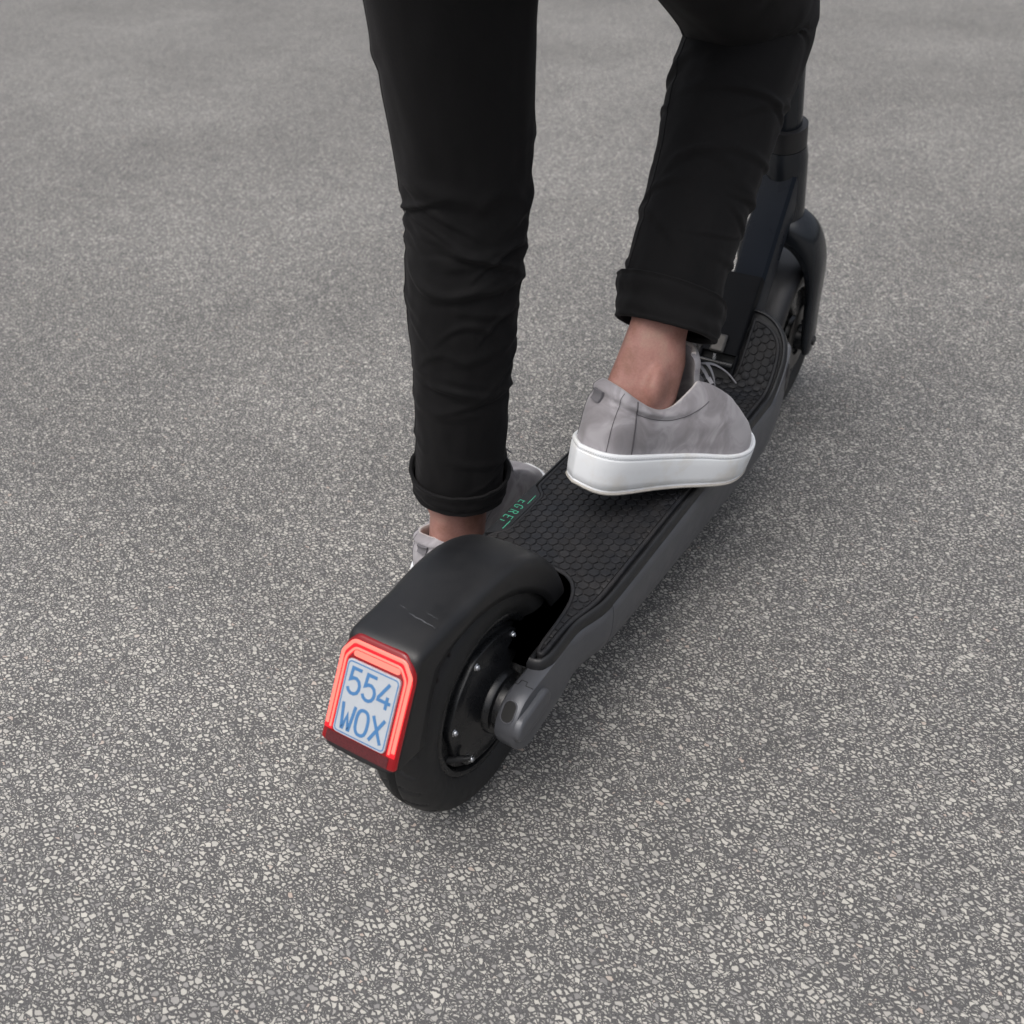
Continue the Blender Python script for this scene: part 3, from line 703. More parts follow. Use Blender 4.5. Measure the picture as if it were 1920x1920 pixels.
# number plate
mb = MB(); mb.loft([[lamp(p, d) for p in rrect(.0280-i, .0340-i, .0040, 5)] for d, i in ((.0010, 0), (.0034, 0), (.0038, .0003))])
plate = mb.build('number_plate', 'plate_white', scooter, 40)
mb = MB(); strokes_mesh(mb, stroke2d(rrect(.0264, .0322, .0034, 5), .0011, True), lamp, .0034, .00395); mb.build('plate_border', 'plate_blue', plate)
OV = [(.29+.27*math.copysign(abs(math.cos(a))**.75, math.cos(a)), .5+.5*math.copysign(abs(math.sin(a))**.8, math.sin(a))) for a in [2*math.pi*k/28 for k in range(28)]]
PG = {'5': ([[(.52, 1), (.10, 1), (.07, .54), (.2, .62), (.34, .63), (.47, .55), (.54, .40), (.54, .24), (.47, .09), (.34, .01), (.2, .01), (.08, .08), (.01, .2)]], False),
      '4': ([[(.40, 1.0), (.02, .36), (.02, .27), (.60, .27)], [(.42, .50), (.42, 0)]], False),
      'W': ([[(0, 1), (.12, .0), (.165, .0), (.29, .55), (.415, .0), (.46, .0), (.58, 1)]], False),
      'O': ([OV], True), 'X': ([[(.02, 1), (.56, 0)], [(.56, 1), (.02, 0)]], False)}
for ch, l, h in (('5', -.0162, .0158), ('5', 0., .0155), ('4', .0162, .0152), ('W', -.0158, -.0165), ('O', 0., -.0165), ('X', .0160, -.0165)):
    mb = MB(); H = .0226; cw = .29*H
    for i, st in enumerate(PG[ch][0]):
        strokes_mesh(mb, stroke2d([(l-cw+px*H, h-H/2+py*H) for px, py in st], .0030, PG[ch][1]), lamp, .0034, .00410+.00006*i)
    mb.build('plate_character', 'plate_blue', plate)

# ---- front: centre block, latch, neck, head tube, fork, stem, handlebar
mb = MB(); rings = []
for k in range(25):
    s = .672+.115*k/24
    rings.append([deck(s, a, b) for a, b in rrect(.0262, .011, .003, 3)])
mb.loft(rings); block = mb.build('hinge_block', 'block_black', scooter, 45)
for sg in (-1, 1):
    mb = MB(); mb.loft([[deck(s, sg*.0262+a, b) for a, b in rrect(.0016, .009, .001, 2)] for s in [.640+.034*k/8 for k in range(9)]]); mb.build('hinge_cheek', 'block_black', scooter, 45)
mb = MB(); mb.loft([[deck(s, a, b-.0035) for a, b in rrect(.0255, .004, .001, 2)] for s in [.638+.036*k/8 for k in range(9)]]); mb.build('hinge_recess', 'hole_black', scooter)
M3 = Matrix.Rotation(-ANG, 3, 'Y')
mb = MB(); bbox(mb, deck(.684, .003, .0135), (.026, .0200, .008), .0022, M3); latch = mb.build('latch', 'brushed_metal', scooter, 40)
mb = MB(); tube(mb, [deck(.669, .004, .012), deck(.660, .004, .0075)], .0026, 12); mb.build('latch_screw', 'steel', latch)
mb = MB(); tube(mb, [deck(.657, -.0245, .006), deck(.657, .0245, .006)], .0050, 14); mb.build('hinge_pin', 'black_gloss', scooter)
# neck: box section with chamfered edges leaning forward
nd_ = Vector((.530, 0, .848)).normalized(); nn_ = Vector((-nd_.z, 0, nd_.x))     # nn_: up-back normal
mb = MB(); rings = []
for k in range(21):
    t = k/20; c = Vector((.712, 0, .2545))+nd_*(.205*t); dep = .058-.006*t; hw = .0235+.0015*t
    sec = [(hw-.0045, 0), (hw, -.0050), (hw+.0012, -.013), (hw+.0012, -dep+.013), (hw-.004, -dep+.003), (hw-.010, -dep)]
    sec = sec+[(-a, b) for a, b in reversed(sec)]
    rings.append([c+Vector((0, -a, 0))+nn_*b for a, b in sec])
mb.loft(rings); neck = mb.build('neck', 'blue_black_paint', scooter, 25)
SB = Vector((.872, 0, .322)); ST = Vector((.655, 0, 1.06)); sdv = (ST-SB).normalized()
mb = MB(); tube(mb, [SB+sdv*(.0+.145*k/8) for k in range(9)], lambda t: .0315 if .06 < t < .94 else .0285, 40); mb.build('head_tube', 'fork_paint', scooter, 40)
mb = MB(); tube(mb, [SB+sdv*(.146+.03*k/4) for k in range(5)], .0285, 36); mb.build('stem_clamp', 'black_plastic', scooter, 40)
mb = MB(); tube(mb, [SB+sdv*(.170+(.745-.170)*k/12) for k in range(13)], .0205, 36); mb.build('stem', 'fork_paint', scooter, 40)
mb = MB(); tube(mb, [(ST.x, y, ST.z+.004) for y in [-.30+.6*k/20 for k in range(21)]], .0125, 20); hb = mb.build('handlebar', 'black_plastic', scooter, 40)
for sg in (-1, 1):
    mb = MB(); tube(mb, [(ST.x, sg*(.19+.12*k/12), ST.z+.004) for k in range(13)], lambda t: .0165+.0008*math.sin(t*40), 20); mb.build('grip', 'tyre_rubber', hb, 60)
    mb = MB(); tube(mb, [(ST.x+.012, sg*.185, ST.z), (ST.x+.045, sg*.2, ST.z-.004), (ST.x+.055, sg*.25, ST.z-.006), (ST.x+.052, sg*.30, ST.z-.006)], lambda t: (.006, .004), 10); mb.build('brake_lever', 'black_gloss', hb)
mb = MB(); bbox(mb, (ST.x+.005, 0, ST.z+.018), (.06, .085, .026), .006); mb.build('display', 'black_gloss', hb, 40)
# fork
mb = MB()
for sg in (-1, 1):
    path = cat([(.868, 0, .338), (.868, sg*.018, .334), (.873, sg*.034, .322), (.882, sg*.046, .300), (.893, sg*.0525, .272), (.904, sg*.0545, .238), (.915, sg*.0535, .198), (.926, sg*.0525, .158), (.934, sg*.0520, .128), (.937, sg*.0520, .108)], 5)
    rings = []; m = len(path)
    for i, p in enumerate(path):
        t = (path[min(i+1, m-1)]-path[max(i-1, 0)]).normalized(); fx = Vector((1, 0, .25)); fx = (fx-t*fx.dot(t)).normalized(); fy = t.cross(fx)
        u = i/(m-1); a = sinterp(u, [0, .2, .4, .6, .9, 1], [.034, .033, .029, .024, .020, .014]); b_ = sinterp(u, [0, .2, .4, .6, .9, 1], [.028, .024, .0165, .0105, .0088, .006])
        rings.append([p+fx*a*math.copysign(abs(math.cos(q))**.8, math.cos(q))+fy*b_*math.copysign(abs(math.sin(q))**.8, math.sin(q)) for q in [2*math.pi*k/28 for k in range(28)]])
    mb.loft(rings)
fork = mb.build('fork', 'fork_paint', scooter, 60)
for sg in (-1, 1):
    mb = MB(); revolve(mb, [(.0085, 0), (.0085, .002), (.007, .0042), (.0035, .0046), (.003, .003), (.0001, .003)], (0, 0, 0), 24)
    mb.v = [(XF+v[0], sg*(.0590+v[1]), RW+v[2]) for v in mb.v]; mb.build('axle_bolt', 'hub_black', fork, 40)
# front fender hugging the wheel
mb = MB(); rings = []
for k in range(41):
    a = R(58+140*k/40)
    half = [(.124, .0385), (.132, .0390), (.139, .0365), (.1435, .031), (.1465, .022), (.1480, .011), (.1484, 0)]
    rings.append([(XF+r*math.cos(a), -y, RW+r*math.sin(a)) for r, y in half]+[(XF+r*math.cos(a), y, RW+r*math.sin(a)) for r, y in reversed(half[:-1])])
mb.loft(rings, closed=False, caps=False); ff = mb.build('front_fender', 'black_plastic', scooter, 60)
smf = ff.modifiers.new('thickness', 'SOLIDIFY'); smf.thickness = .002; smf.offset = -1
# brake cable from the stem into the deck front
#mb = MB(); tube(mb, cat([(.84, -.030, .50), (.80, -.036, .44), (.775, -.034, .36), (.755, -.030, .28), (.745, -.022, .225)], 6), .0028, 8); mb.build('brake_cable', 'cable_black', scooter, 60)
mb = MB(); tube(mb, cat([(.30, .095, .075), (.22, .10, .06), (.10, .11, .075)], 6), .007, 12); mb.build('kickstand', 'black_plastic', scooter, 60)

# ================================================================== PERSON
PB = (.30, .205, 0.)
person = empty('person', PB)
person['label'] = 'person in black rolled-up trousers and grey suede sneakers stepping onto the scooter'
person['category'] = 'person'
# ---- shoes: local frame x heel>toe, y left, z up
SS = [0, .03, .1, .2, .35, .5, .65, .75, .85, .93, .98, 1]
LAT = [0, .018, .030, .034, .036, .041, .049, .051, .046, .034, .018, 0]
MED = [0, .018, .030, .033, .031, .032, .043, .050, .048, .038, .022, 0]
def shoe_parts(L, ws, side, xf, name_label, knot, zc_=1.):
    """side=-1 right foot (lateral side is -y). xf maps local to world"""
    NP = 96
    def outline(grow=0.):
        pts = []
        half = NP//2
        for sgn, W in ((side, LAT), (-side, MED)):
            seq = range(half)
            for k in seq:
                q = k/half if sgn == side else 1-k/half
                s = .5-.5*math.cos(math.pi*q)
                y = sinterp(s, SS, W)*ws if 0 < s < 1 else 0
                e = math.sqrt(max(0, 1-((s-.5)/.5)**2))
                y = max(y, .0)
                pts.append([s*L, sgn*y, s])
        # smooth + grow along the normal
        P = [Vector((p[0], p[1])) for p in pts]; n = len(P); out = []
        for _ in range(2): P = [(P[i-1]+P[i]*2+P[(i+1) % n])/4 for i in range(n)]
        ccw = sum(P[i-1].x*P[i].y-P[i].x*P[i-1].y for i in range(n)) > 0
        for i in range(n):
            t = (P[(i+1) % n]-P[i-1]).normalized(); nn = Vector((t.y, -t.x)) if ccw else Vector((-t.y, t.x))
            out.append((P[i]+nn*grow, pts[i][2]))
        return out
    def z0(s): return .016*((s-.70)/.30)**2 if s > .70 else (.004*((.12-s)/.12)**2 if s < .12 else 0)
    def zt(s): return sinterp(s, [0, .15, .35, .55, .72, .88, 1], [.0520, .0500, .0465, .0440, .0410, .0415, .0475])
    sh = empty('shoe', PB); sh.parent = person; ROOTLOC[sh.name] = Vector(PB)
    sh.matrix_parent_inverse = Matrix.Translation(-Vector(PB))
    if name_label: sh['label'] = name_label
    # sole
    mb = MB(); rings = []
    for g, f, dz in ((-.010, 0, 0.), (-.0035, 0, .0002), (-.0012, .0, .0022), (-.0010, .0, .0040), (-.0018, 0., .0050), (-.0004, .0, .0062), (.0006, .30, 0), (.0016, .62, 0), (.0020, .83, 0), (.0016, .875, 0), (.0004, .885, 0), (.0016, .895, 0), (.0018, .965, 0), (.0008, 1., 0), (-.0015, 1.0, .0004), (-.0050, .94, 0)):
        rings.append([xf(Vector((p.x, p.y, z0(s)+dz+f*(zt(s)-z0(s))))) for p, s in outline(g)])
    mb.loft(rings); so = mb.build('sole', 'white_sole', sh, 60)
    mb = MB(); mb.loft([[xf(Vector((p.x, p.y, z0(s)+dz))) for p, s in outline(g)] for g, dz in ((-.004, -.0006), (-.0006, -.0004), (.0002, .0012), (-.0012, .0030))]); mb.build('outsole', 'outsole_grey', sh, 60)
    mb = MB(); oc = outline(.0019)
    for i in range(0, NP):
        p, s = oc[i]; q, s2 = oc[(i+1) % NP]
        for t0, t1 in ((.1, .4), (.6, .9)):
            a = p+(q-p)*t0; b = p+(q-p)*t1; za = z0(s)+.93*(zt(s)-z0(s)); zb_ = z0(s2)+.93*(zt(s2)-z0(s2))
            if (b-a).length < .0006: continue
            tube(mb, [xf(Vector((a.x, a.y, za+(zb_-za)*t0))), xf(Vector((b.x, b.y, za+(zb_-za)*t1)))], .00035, 4)
    mb.build('sole_stitching', 'stitch_grey', so)
    # upper: blend from the sole line to the collar / throat edge
    bot = outline(-.0035)
    def collar(i):
        # same index as the outline: 0 heel, half = toe
        half = NP//2; k = i if i <= half else NP-i; q = k/half; sg = side if i <= half else -side
        x = sinterp(q, [0, .12, .3, .5, .62, .72, .82, .92, 1], [.024, .029, .054, .098, .124, .142, .156, .174, .184])*L/.285
        y = sinterp(q, [0, .08, .2, .4, .6, .72, .82, .92, .97, 1], [0, .014, .025, .030, .0280, .0240, .0175, .0130, .007, 0])*(1.08)
        z = sinterp(q, [0, .10, .25, .42, .54, .66, .73, .82, .92, 1], [.122*zc_, .120*zc_, .110*zc_, .0980*zc_, .1010, .1200, .1270, .1060, .0830, .0725])
        return Vector((x, sg*y, z))
    cl = [collar(i) for i in range(NP)]
    for _ in range(1): cl = [(cl[i-1]+cl[i]*2+cl[(i+1) % NP])/4 for i in range(NP)]
    NV = 22
    def U(i, v, out_=0.):
        p, s = bot[i % NP]; c = cl[i % NP]; b = Vector((p.x, p.y, z0(s)+.95*(zt(s)-z0(s))))
        toe = max(0, (s-.45)/.55)
        f = v**(1.0+.45*toe); g = (1-(1-v)**(1.35+.45*toe))
        r = Vector((b.x+(c.x-b.x)*f, b.y+(c.y-b.y)*f, b.z+(c.z-b.z)*g))
        # padded collar and slight bulge
        ctr = Vector((L*.42, 0, r.z)); d = Vector((p.x-L*.25, p.y, 0)) if s < .5 else Vector((p.x-L*.5, p.y, 0))
        if d.length > 1e-5: d.normalize()
        bul = .0042*math.sin(math.pi*v)*(1-toe*.3)+.0035*math.exp(-((v-.86)/.10)**2)*(1-min(1, toe*2))-.0016*math.exp(-((v-.70)/.05)**2)*(1-min(1, toe*2))
        wr = .0016*noise.noise(Vector((r.x*38, r.y*38, r.z*30+side)))+.0016*math.sin(v*20+s*9)*toe*(1-toe)*2*(v > .2)
        return r+d*(bul+wr+out_)+Vector((0, 0, out_*.3*toe))
    mb = MB(); rings = [[xf(U(i, j/NV)) for i in range(NP)] for j in range(NV+1)]
    # fold over to the inside lining
    for d_, dz in ((.0022, .0014), (.0048, .0006), (.0060, -.004), (.0062, -.020), (.0060, -.038)):
        ring = []
        for i in range(NP):
            c = cl[i]; cc = Vector((L*.26, 0, 0)); d = Vector((c.x-cc.x, c.y, 0)).normalized()
            e = U(i, 1.); ring.append(xf(e-d*d_+Vector((0, 0, dz))))
        rings.append(ring)
    mb.loft(rings, caps=False)
    upr = mb.build('upper', 'grey_suede', sh, 75)
    upr.data.materials.append(MATS['lining_white'])
    for pidx, pol in enumerate(upr.data.polygons):
        if pidx >= NP*(NV+1): pol.material_index = 1
    # heel strip seams, collar seam, eyestay seam
    half = NP//2
    def seam(name, fn, n_, rad=.0006, mat_='seam_dark'):
        mb = MB(); tube(mb, [xf(U2(*fn(k/n_))) for k in range(n_+1)], rad, 6); mb.build(name, mat_, upr)
    def U2(fi_, v, out_=.0003):
        i = int(math.floor(fi_)); t = fi_-i; return U(i % NP, v, out_)*(1-t)+U((i+1) % NP, v, out_)*t
    k1 = 11.5
    for sgn in (1, -1):
        seam('heel_seam', lambda t: (sgn*(k1+1.6*t), 1-.99*t), 24, .00085)
        seam('heel_stitching', lambda t: (sgn*(k1-5.5+1.2*t), .99-.97*t), 24, .0004)
        seam('collar_stitching', lambda t: (sgn*(k1+.7+(half*.62-k1)*t), .70-.02*math.sin(t*3)+.05*t), 30, .00045)
    # pull tab on the heel
    mb = MB(); rings = []
    for v in (.62, .68, .74, .80): rings.append([xf(U2(i*1.0, v, o_)) for i, o_ in ((side*1.2-2.2, .0003), (side*1.2-2.0, .0036), (side*1.2, .0048), (side*1.2+2.0, .0036), (side*1.2+2.2, .0003), (side*1.2, .0003))])
    mb.loft(rings); mb.build('heel_tab', 'tab_grey', sh, 50)
    # tongue
    mb = MB(); rings = []
    tp = cat([(.198, 0, .0600), (.184, 0, .0740), (.172, 0, .0900), (.160, 0, .1110), (.150, 0, .1330), (.143, 0, .1500), (.139, 0, .1660)], 4)
    for j, p in enumerate(tp):
        u = j/(len(tp)-1); w_ = .0175+.0115*u-(.010*max(0, (u-.86)/.14)**2); t = (tp[min(j+1, len(tp)-1)]-tp[max(j-1, 0)]).normalized(); nn = Vector((t.z, 0, -t.x)); th = .0032+.0012*u
        if nn.x < 0: nn = -nn
        sec = []
        for a in range(9): y = -1+2*a/8; sec.append(p*(L/.285)+Vector((0, y*w_, 0))+nn*(th-.012*y*y))
        for a in range(9): y = 1-2*a/8; sec.append(p*(L/.285)+Vector((0, y*w_, 0))+nn*(-th-.012*y*y))
        rings.append([xf(Vector((q.x, q.y, q.z))) for q in sec])
    mb.loft(rings); tg = mb.build('tongue', 'grey_suede', sh, 60)
    mb = MB(); tube(mb, [(Vector(rings[-1][k])+Vector(rings[-1][17-k]))/2 for k in range(9)], .0028, 8); mb.build('tongue_edge', 'lining_white', tg)
    # eyestay edge strips and laces
    lx = [.150, .156, .1625, .169, .176, .183]
    for kk, x in enumerate(lx):
        zc = interp(x, [.143, .150, .160, .172, .184, .198], [.1500, .1330, .1110, .0900, .0740, .060])+.005; x = x*L/.285+.004; w_ = .0235-.0008*kk
        pts = [Vector((x+.002*(abs(y)/w_)+.0025*(1 if kk % 2 else -1)*y/w_, y, zc+.0025-.0125*(y/w_)**2)) for y in [-w_+2*w_*t/12 for t in range(13)]]
        mb = MB(); tube(mb, [xf(p) for p in pts], (.0034, .0011), 8, ref=xf(Vector((0, 0, 1)))-xf(Vector((0, 0, 0)))); mb.build('lace', 'lace_grey', sh, 70)
        for sgn in (-1, 1):
            e = pts[0 if sgn < 0 else -1]; mb = MB(); tube(mb, [xf(e+Vector((0, 0, .0014))), xf(e+Vector((.001, sgn*.007, -.0036)))], (.0030, .0009), 8); mb.build('lace_end', 'lace_grey', sh, 70)
    for loop in knot:
        mb = MB(); tube(mb, [xf(p*(L/.285)) for p in cat([Vector(q) for q in loop], 6)], lambda t: (.0036, .0011), 8, ref=xf(Vector((0, 0, 1)))-xf(Vector((0, 0, 0)))); mb.build('lace_bow', 'lace_grey', sh, 70)
    return sh
def make_xf(pos, yaw, pitch, L, piv=.72, roll=0.):
    M = Matrix.Translation(pos)@Matrix.Rotation(yaw, 4, 'Z')@Matrix.Rotation(pitch, 4, 'Y')@Matrix.Rotation(roll, 4, 'X')@Matrix.Translation((-piv*L, 0, 0))
    return lambda p: M@Vector(p)
LR = .276
xr = make_xf((.4150, -.0625, D+.0012), R(-23), R(14), LR)
knotR = [[(.155, -.002, .1400), (.160, -.014, .1470), (.166, -.024, .1360), (.171, -.029, .118), (.174, -.032, .100)],
         [(.155, .002, .1400), (.172, -.012, .1450), (.190, -.022, .1380), (.204, -.030, .126)],
         [(.155, .004, .1400), (.162, .018, .148), (.172, .028, .136), (.164, .022, .127), (.156, .004, .137)]]
shoe_parts(LR, 1.14, -1, xr, 'grey suede sneaker with white sole resting on the deck, heel raised', knotR)
LL_ = .312
xl = make_xf((.4060, .2130, .0008), R(4.5), 0., LL_)
knotL = [[(.155, -.002, .1400), (.160, -.016, .1450), (.168, -.028, .130), (.174, -.032, .108)], [(.155, .002, .1400), (.162, .018, .145), (.170, .028, .130), (.176, .032, .108)],
         [(.155, .0, .1400), (.174, -.012, .1410), (.192, -.020, .122)]]
shoe_parts(LL_, 1.06, 1, xl, 'grey suede sneaker planted on the asphalt beside the deck', knotL, .85)

# ---- body: lofts fused by a voxel remesh into one surface
def limb(mb, pts, rads, n=5, seg=28, shape=None):
    P = cat(pts, n); m = len(P); rings = []
    K = len(pts)-1
    for i, p in enumerate(P):
        u = i/(m-1)*K; t = P[min(i+1, m-1)]-P[max(i-1, 0)]; x, y = frame(t, Vector((0, 1, 0)) if abs(t.normalized().y) < .9 else Vector((1, 0, 0)))
        xs = list(range(K+1)); a = sinterp(u, xs, [r[0] if isinstance(r, tuple) else r for r in rads]); b = sinterp(u, xs, [r[1] if isinstance(r, tuple) else r for r in rads])
        rings.append([p+x*a*math.cos(2*math.pi*j/seg)+y*b*math.sin(2*math.pi*j/seg) for j in range(seg)])
    mb.loft(rings)
def ellipsoid(mb, c, r, seg=24):
    rings = [[Vector(c)+Vector((r[0]*math.sin(a)*math.cos(b), r[1]*math.sin(a)*math.sin(b), r[2]*math.cos(a))) for b in [2*math.pi*k/seg for k in range(seg)]] for a in [math.pi*(k+.02)/(seg*1.0) for k in range(seg+1)]]
    mb.loft(rings)
AL = xl((.074, -.014, .105)); AR = xr((.074, 0, .108))
KL, KR = Vector((.278, .168, .520)), Vector((.588, -.014, .655))
HL, HR = Vector((.235, .165, .920)), Vector((.235, .005, .930))
bodymb = MB()
def leg_skin(xf, A, up, K, H, L, side):
    f = L/.285
    # foot inside the shoe
    limb(bodymb, [xf((.036*f, 0, .066)), xf((.075*f, 0, .066)), xf((.120*f, 0, .064)), xf((.175*f, .004*side, .056)), xf((.225*f, 0, .054))], [(.024, .020), (.028, .022), (.028, .018), (.030, .012), (.024, .008)])
    # ankle and shank: elliptical, wider front to back
    fwd = (xf((1, 0, 0))-xf((0, 0, 0))); lat = (xf((0, 1, 0))-xf((0, 0, 0)))
    lo = xf((.062*f, -.008 if side > 0 else 0., .060)); pts = []
    for t, a, b, off in ((0., .050, .0325, .010), (.18, .047, .0345, .008), (.36, .0415, .0340, .004), (.55, .0365, .0295, .0), (.75, .037, .0295, -.002), (1., .038, .031, -.002), (1.5, .036, .034, -.002)):
        pts.append((A+(up-A)*t if t > .36 else lo.lerp(A+(up-A)*.36, t/.36), a, b, off))
    rings = []
    for c, a, b, off in pts:
        ax = (up-A).normalized(); fx = (fwd-ax*fwd.dot(ax)).normalized(); fy = ax.cross(fx); ring = []
        for k in range(40):
            q = 2*math.pi*k/40; cx, sy = math.cos(q), math.sin(q)
            rx = a*cx*(1.10 if cx < 0 else .95); ry = b*sy*(1-.30*max(0, -cx)**2)        # narrow towards the tendon
            ring.append(c+fx*(rx+off)+fy*ry)
        rings.append(ring)
    # smooth the rings by interpolation
    dense = []
    for i in range(len(rings)-1):
        for s_ in range(4): dense.append([rings[i][k].lerp(rings[i+1][k], s_/4) for k in range(40)])
    dense.append(rings[-1]); bodymb.loft(dense)
    for sg, dz, dx in ((1, .0, .004), (-1, .006, .010)):
        ellipsoid(bodymb, xf(((.074+dx)*f, sg*side*.0215, .122+dz)), (.0210, .0108, .0260), 16)
    c15 = A+(up-A)*1.4
    limb(bodymb, [c15, c15.lerp(K, .5)+Vector((-.004, 0, 0)), K+Vector((-.012, 0, 0)), K.lerp(H, .5), H], [.038, .041, .042, .052, .062])
UPL = AL.lerp(KL, .30); UPR = AR.lerp(KR, .30)
leg_skin(xl, AL, UPL, KL, HL, LL_, 1); leg_skin(xr, AR, UPR, KR, HR, LR, -1)
PEL = (HL+HR)/2
limb(bodymb, [PEL+Vector((0, 0, -.06)), PEL+Vector((0, 0, .06)), PEL+Vector((.03, 0, .20)), PEL+Vector((.07, 0, .38)), PEL+Vector((.09, 0, .50)), PEL+Vector((.10, 0, .55))], [(.14, .10), (.15, .11), (.135, .095), (.165, .11), (.12, .08), (.06, .06)])
HC = PEL+Vector((.13, 0, .72))
limb(bodymb, [PEL+Vector((.095, 0, .52)), PEL+Vector((.11, 0, .60)), HC+Vector((0, 0, -.06))], [.058, .052, .055])
ellipsoid(bodymb, HC, (.095, .075, .115)); ellipsoid(bodymb, HC+Vector((.093, 0, -.015)), (.02, .012, .022), 12); ellipsoid(bodymb, HC+Vector((.06, 0, -.085)), (.03, .035, .025), 12)
for sg in (-1, 1):
    ellipsoid(bodymb, HC+Vector((-.005, sg*.076, -.01)), (.02, .008, .032), 12)
    shd = PEL+Vector((.085, sg*.185, .455)); hand = Vector((ST.x-.012, sg*.25, ST.z+.018)); elb = shd.lerp(hand, .52)+Vector((-.03, sg*.05, -.10))
    limb(bodymb, [shd+Vector((0, -sg*.05, 0)), shd, elb, elb.lerp(hand, .9), hand], [.06, .055, .043, .028, .030])
    for k in range(4):
        y0 = sg*(.222+.019*k); limb(bodymb, [hand+Vector((.0, y0-hand.y, .008)), (ST.x+.018, y0, ST.z+.026), (ST.x+.025, y0, ST.z+.002), (ST.x+.010, y0, ST.z-.018)], [.0105, .010, .0095, .0085], 4, 12)
    limb(bodymb, [hand+Vector((0, -sg*.02, 0)), (ST.x-.022, sg*.215, ST.z-.004), (ST.x-.004, sg*.205, ST.z-.018)], [.012, .011, .009], 4, 12)
bo = bodymb.build('body', 'skin', person, 180)
rm = bo.modifiers.new('fuse', 'REMESH'); rm.mode = 'VOXEL'; rm.voxel_size = .0042; rm.use_smooth_shade = True
s2_ = bo.modifiers.new('smooth', 'SMOOTH'); s2_.iterations = 7; s2_.factor = .5
mb = MB(); ellipsoid(mb, HC+Vector((-.012, 0, .022)), (.102, .084, .112)); 
mb.v = [v for v in mb.v]; hr = mb.build('hair', 'hair_brown', person, 180)
# jacket
mb = MB()
limb(mb, [PEL+Vector((0, 0, .04)), PEL+Vector((.015, 0, .12)), PEL+Vector((.03, 0, .22)), PEL+Vector((.07, 0, .38)), PEL+Vector((.09, 0, .50)), PEL+Vector((.10, 0, .555))], [(.175, .135), (.17, .13), (.16, .12), (.185, .13), (.14, .10), (.07, .07)])
for sg in (-1, 1):
    shd = PEL+Vector((.085, sg*.185, .455)); hand = Vector((ST.x-.012, sg*.25, ST.z+.018)); elb = shd.lerp(hand, .52)+Vector((-.03, sg*.05, -.10))
    limb(mb, [shd+Vector((0, -sg*.09, 0)), shd, elb, elb.lerp(hand, .82)], [.08, .073, .058, .042])
jk = mb.build('jacket', 'jacket_grey', person, 180)
rm = jk.modifiers.new('fuse', 'REMESH'); rm.mode = 'VOXEL'; rm.voxel_size = .01; rm.use_smooth_shade = True
s3_ = jk.modifiers.new('smooth', 'SMOOTH'); s3_.iterations = 5

# ---- trousers: two wrinkled tubes and the seat
class Tube:
    """tube along a smooth axis with elliptical section; pos(u, theta, extra)"""
    def __init__(s, pts, rads, seed, folds, refx):
        s.P = cat(pts, 24); s.m = len(s.P); s.K = len(pts)-1; s.r = rads; s.refx = refx
        s.folds = folds
    def at(s, u):
        f = u*(s.m-1); i = max(0, min(int(f), s.m-2)); t = f-i; p = s.P[i].lerp(s.P[i+1], t); d = (s.P[min(i+2, s.m-1)]-s.P[max(i-1, 0)]).normalized()
        fx = (s.refx-d*s.refx.dot(d)).normalized(); fy = d.cross(fx); return p, d, fx, fy
    def pos(s, u, th, extra=0., wr=1.):
        p, d, fx, fy = s.at(u); k = u*s.K; xs = list(range(s.K+1))
        a = sinterp(k, xs, [r[0] for r in s.r]); b = sinterp(k, xs, [r[1] for r in s.r])
        e = extra
        for (u0, t0, amp, wid, tw, bow, tilt) in s.folds:
            dt = (th-t0+math.pi) % (2*math.pi)-math.pi
            if abs(dt) > tw: continue
            w_ = math.cos(dt/tw*math.pi/2)**1.2; c = u0+bow*(dt/tw)**2+tilt*dt; x = (u-c)/wid
            if abs(x) < 3.2: e += wr*amp*w_*(math.exp(-x*x)-.55*math.exp(-(x+1.35)**2))
        q = p+fx*math.cos(th)*2+fy*math.sin(th)*2+Vector((u*3, 0, u*5))
        e += wr*.0022*noise.noise(Vector((math.cos(th)*1.7+9, math.sin(th)*1.7, u*9)))+wr*.0010*noise.noise(Vector((math.cos(th)*4+3, math.sin(th)*4, u*26)))
        return p+fx*(a+e)*math.cos(th)+fy*(b+e)*math.sin(th)
    def mesh(s, mb, u0, u1, nu, nt):
        rings = [[s.pos(u0+(u1-u0)*i/nu, 2*math.pi*j/nt) for j in range(nt)] for i in range(nu+1)]
        mb.loft(rings, caps=False)
tomm = lambda p: Vector(p)
view = Vector((-.85, -.53, 0))
def mkfolds(seed, specs):
    r_ = random.Random(seed); out = []
    for (lo, hi, n_, amp) in specs:
        for _ in range(n_):
            out.append((r_.uniform(lo, hi), r_.uniform(-math.pi, math.pi), amp*r_.uniform(.5, 1.1), r_.uniform(.0045, .011), r_.uniform(.5, 1.5), r_.uniform(-.045, .012), r_.uniform(-.040, .040)))
    return out
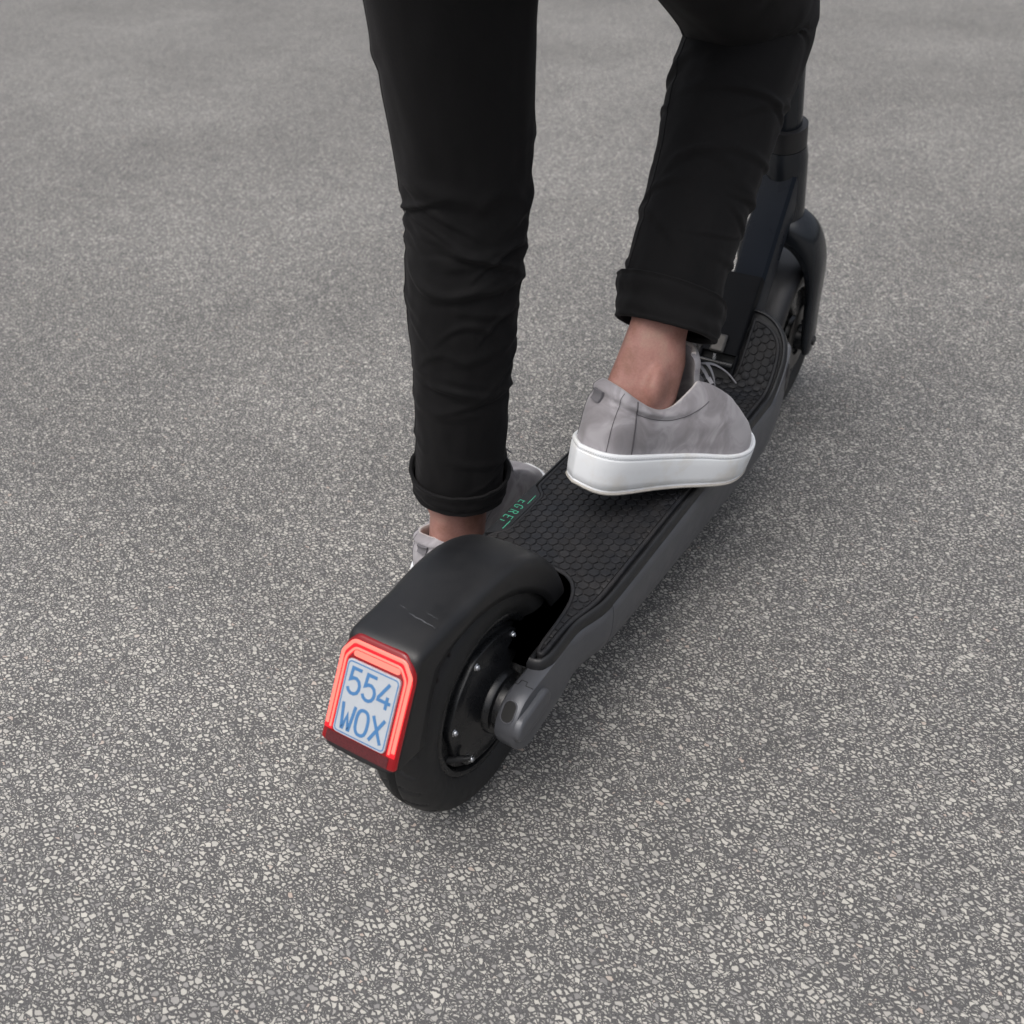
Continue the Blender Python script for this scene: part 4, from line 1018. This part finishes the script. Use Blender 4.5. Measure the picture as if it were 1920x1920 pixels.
# left leg (standing): u=0 at the hem fold
pl_ = [Vector((.264, .186, .150)), Vector((.264, .181, .212)), Vector((.265, .174, .315)), Vector((.267, .167, .430)), Vector((.273, .162, .535)), Vector((.258, .158, .700)), Vector((.240, .152, .860)), Vector((.235, .150, .940))]
rl_ = [(.0565, .0550), (.0565, .0545), (.0595, .0570), (.0655, .0635), (.0675, .0665), (.084, .080), (.098, .092), (.10, .095)]
TL = Tube(pl_, rl_, 1, mkfolds(11, [(.40, .62, 26, .0040), (.28, .42, 10, .0030), (.05, .28, 8, .0024), (.62, .95, 14, .005), (.30, .62, 26, .0020)]), view)
hemR = AR.lerp(KR, .16)+Vector((.008, -.006, .0))
pr_ = [hemR, AR.lerp(KR, .34), AR.lerp(KR, .56), AR.lerp(KR, .80)+Vector((-.004, 0, 0)), KR+Vector((-.008, 0, .012)), KR.lerp(HR, .33)+Vector((.0, 0, .012)), KR.lerp(HR, .68), HR+Vector((0, .01, 0))]
rr_ = [(.0550, .0560), (.0560, .0560), (.0600, .0600), (.0680, .067), (.0740, .072), (.083, .080), (.095, .092), (.10, .095)]
TR = Tube(pr_, rr_, 2, mkfolds(23, [(.10, .40, 12, .0030), (.40, .62, 16, .0038), (.62, .95, 10, .005), (.12, .6, 24, .0018)]), view)
mb = MB(); TL.mesh(mb, .020, 1., 420, 150); TR.mesh(mb, .034, 1., 420, 150)
limb(mb, [PEL+Vector((-.012, 0, -.085)), PEL+Vector((-.005, 0, -.02)), PEL+Vector((0, 0, .06)), PEL+Vector((.01, 0, .13))], [(.172, .118), (.180, .130), (.172, .128), (.160, .118)])
tr = mb.build('trousers', 'black_fabric', person, 180)
for T_, th_ in ((TL, 1.75), (TL, -1.45), (TR, 1.75), (TR, -1.45)):
    mb = MB(); tube(mb, [T_.pos(.10+.88*k/160, th_+.04*math.sin(k*.05), .0002) for k in range(161)], .0007, 5); mb.build('side_seam', 'black_fabric', tr, 180)
def cuff(T, u_lo, u_hi, seed, tilt_lo, tilt_hi, label):
    """turned-up hem: a doubled band a little proud of the leg, open at its top edge"""
    mb = MB(); nt_ = 150; r_ = random.Random(seed); ph = r_.uniform(0, 6)
    def ring(v, e):
        out = []
        for j in range(nt_):
            th = 2*math.pi*j/nt_
            lo = u_lo+tilt_lo(th); hi = u_hi+tilt_hi(th); u = lo+(hi-lo)*v
            wob = .0030*noise.noise(Vector((math.cos(th)*1.5+seed, math.sin(th)*1.5, v*1.2)))+.0014*noise.noise(Vector((math.cos(th)*4+seed, math.sin(th)*4, v*4)))
            out.append(T.pos(u, th, e+wob, .35))
        return out
    rings = []
    for v, e in ((.25, -.0035), (.02, -.0030), (-.01, -.0005), (0., .0028), (.06, .0045)): rings.append(ring(v, e))
    for k in range(1, 15): rings.append(ring(.06+.90*k/14, .0045+.0032*(k/14)**2+.0010*math.sin(k*.9+ph)))
    for v, e in ((.985, .0085), (1.0, .0075), (.995, .0052), (.96, .0040), (.75, .0025)): rings.append(ring(v, e))
    mb.loft(rings, caps=False); o = mb.build('cuff', 'black_fabric', tr, 180)
    return o
cuff(TL, .008, .098, 3, lambda th: .004*math.cos(th), lambda th: -.008*math.cos(th)+.004*math.sin(2*th+1), '')
cuff(TR, .006, .096, 5, lambda th: -.022*math.sin(th)-.004*math.cos(th), lambda th: -.020*math.sin(th)+.006*math.cos(th)+.004*math.sin(2*th), '')
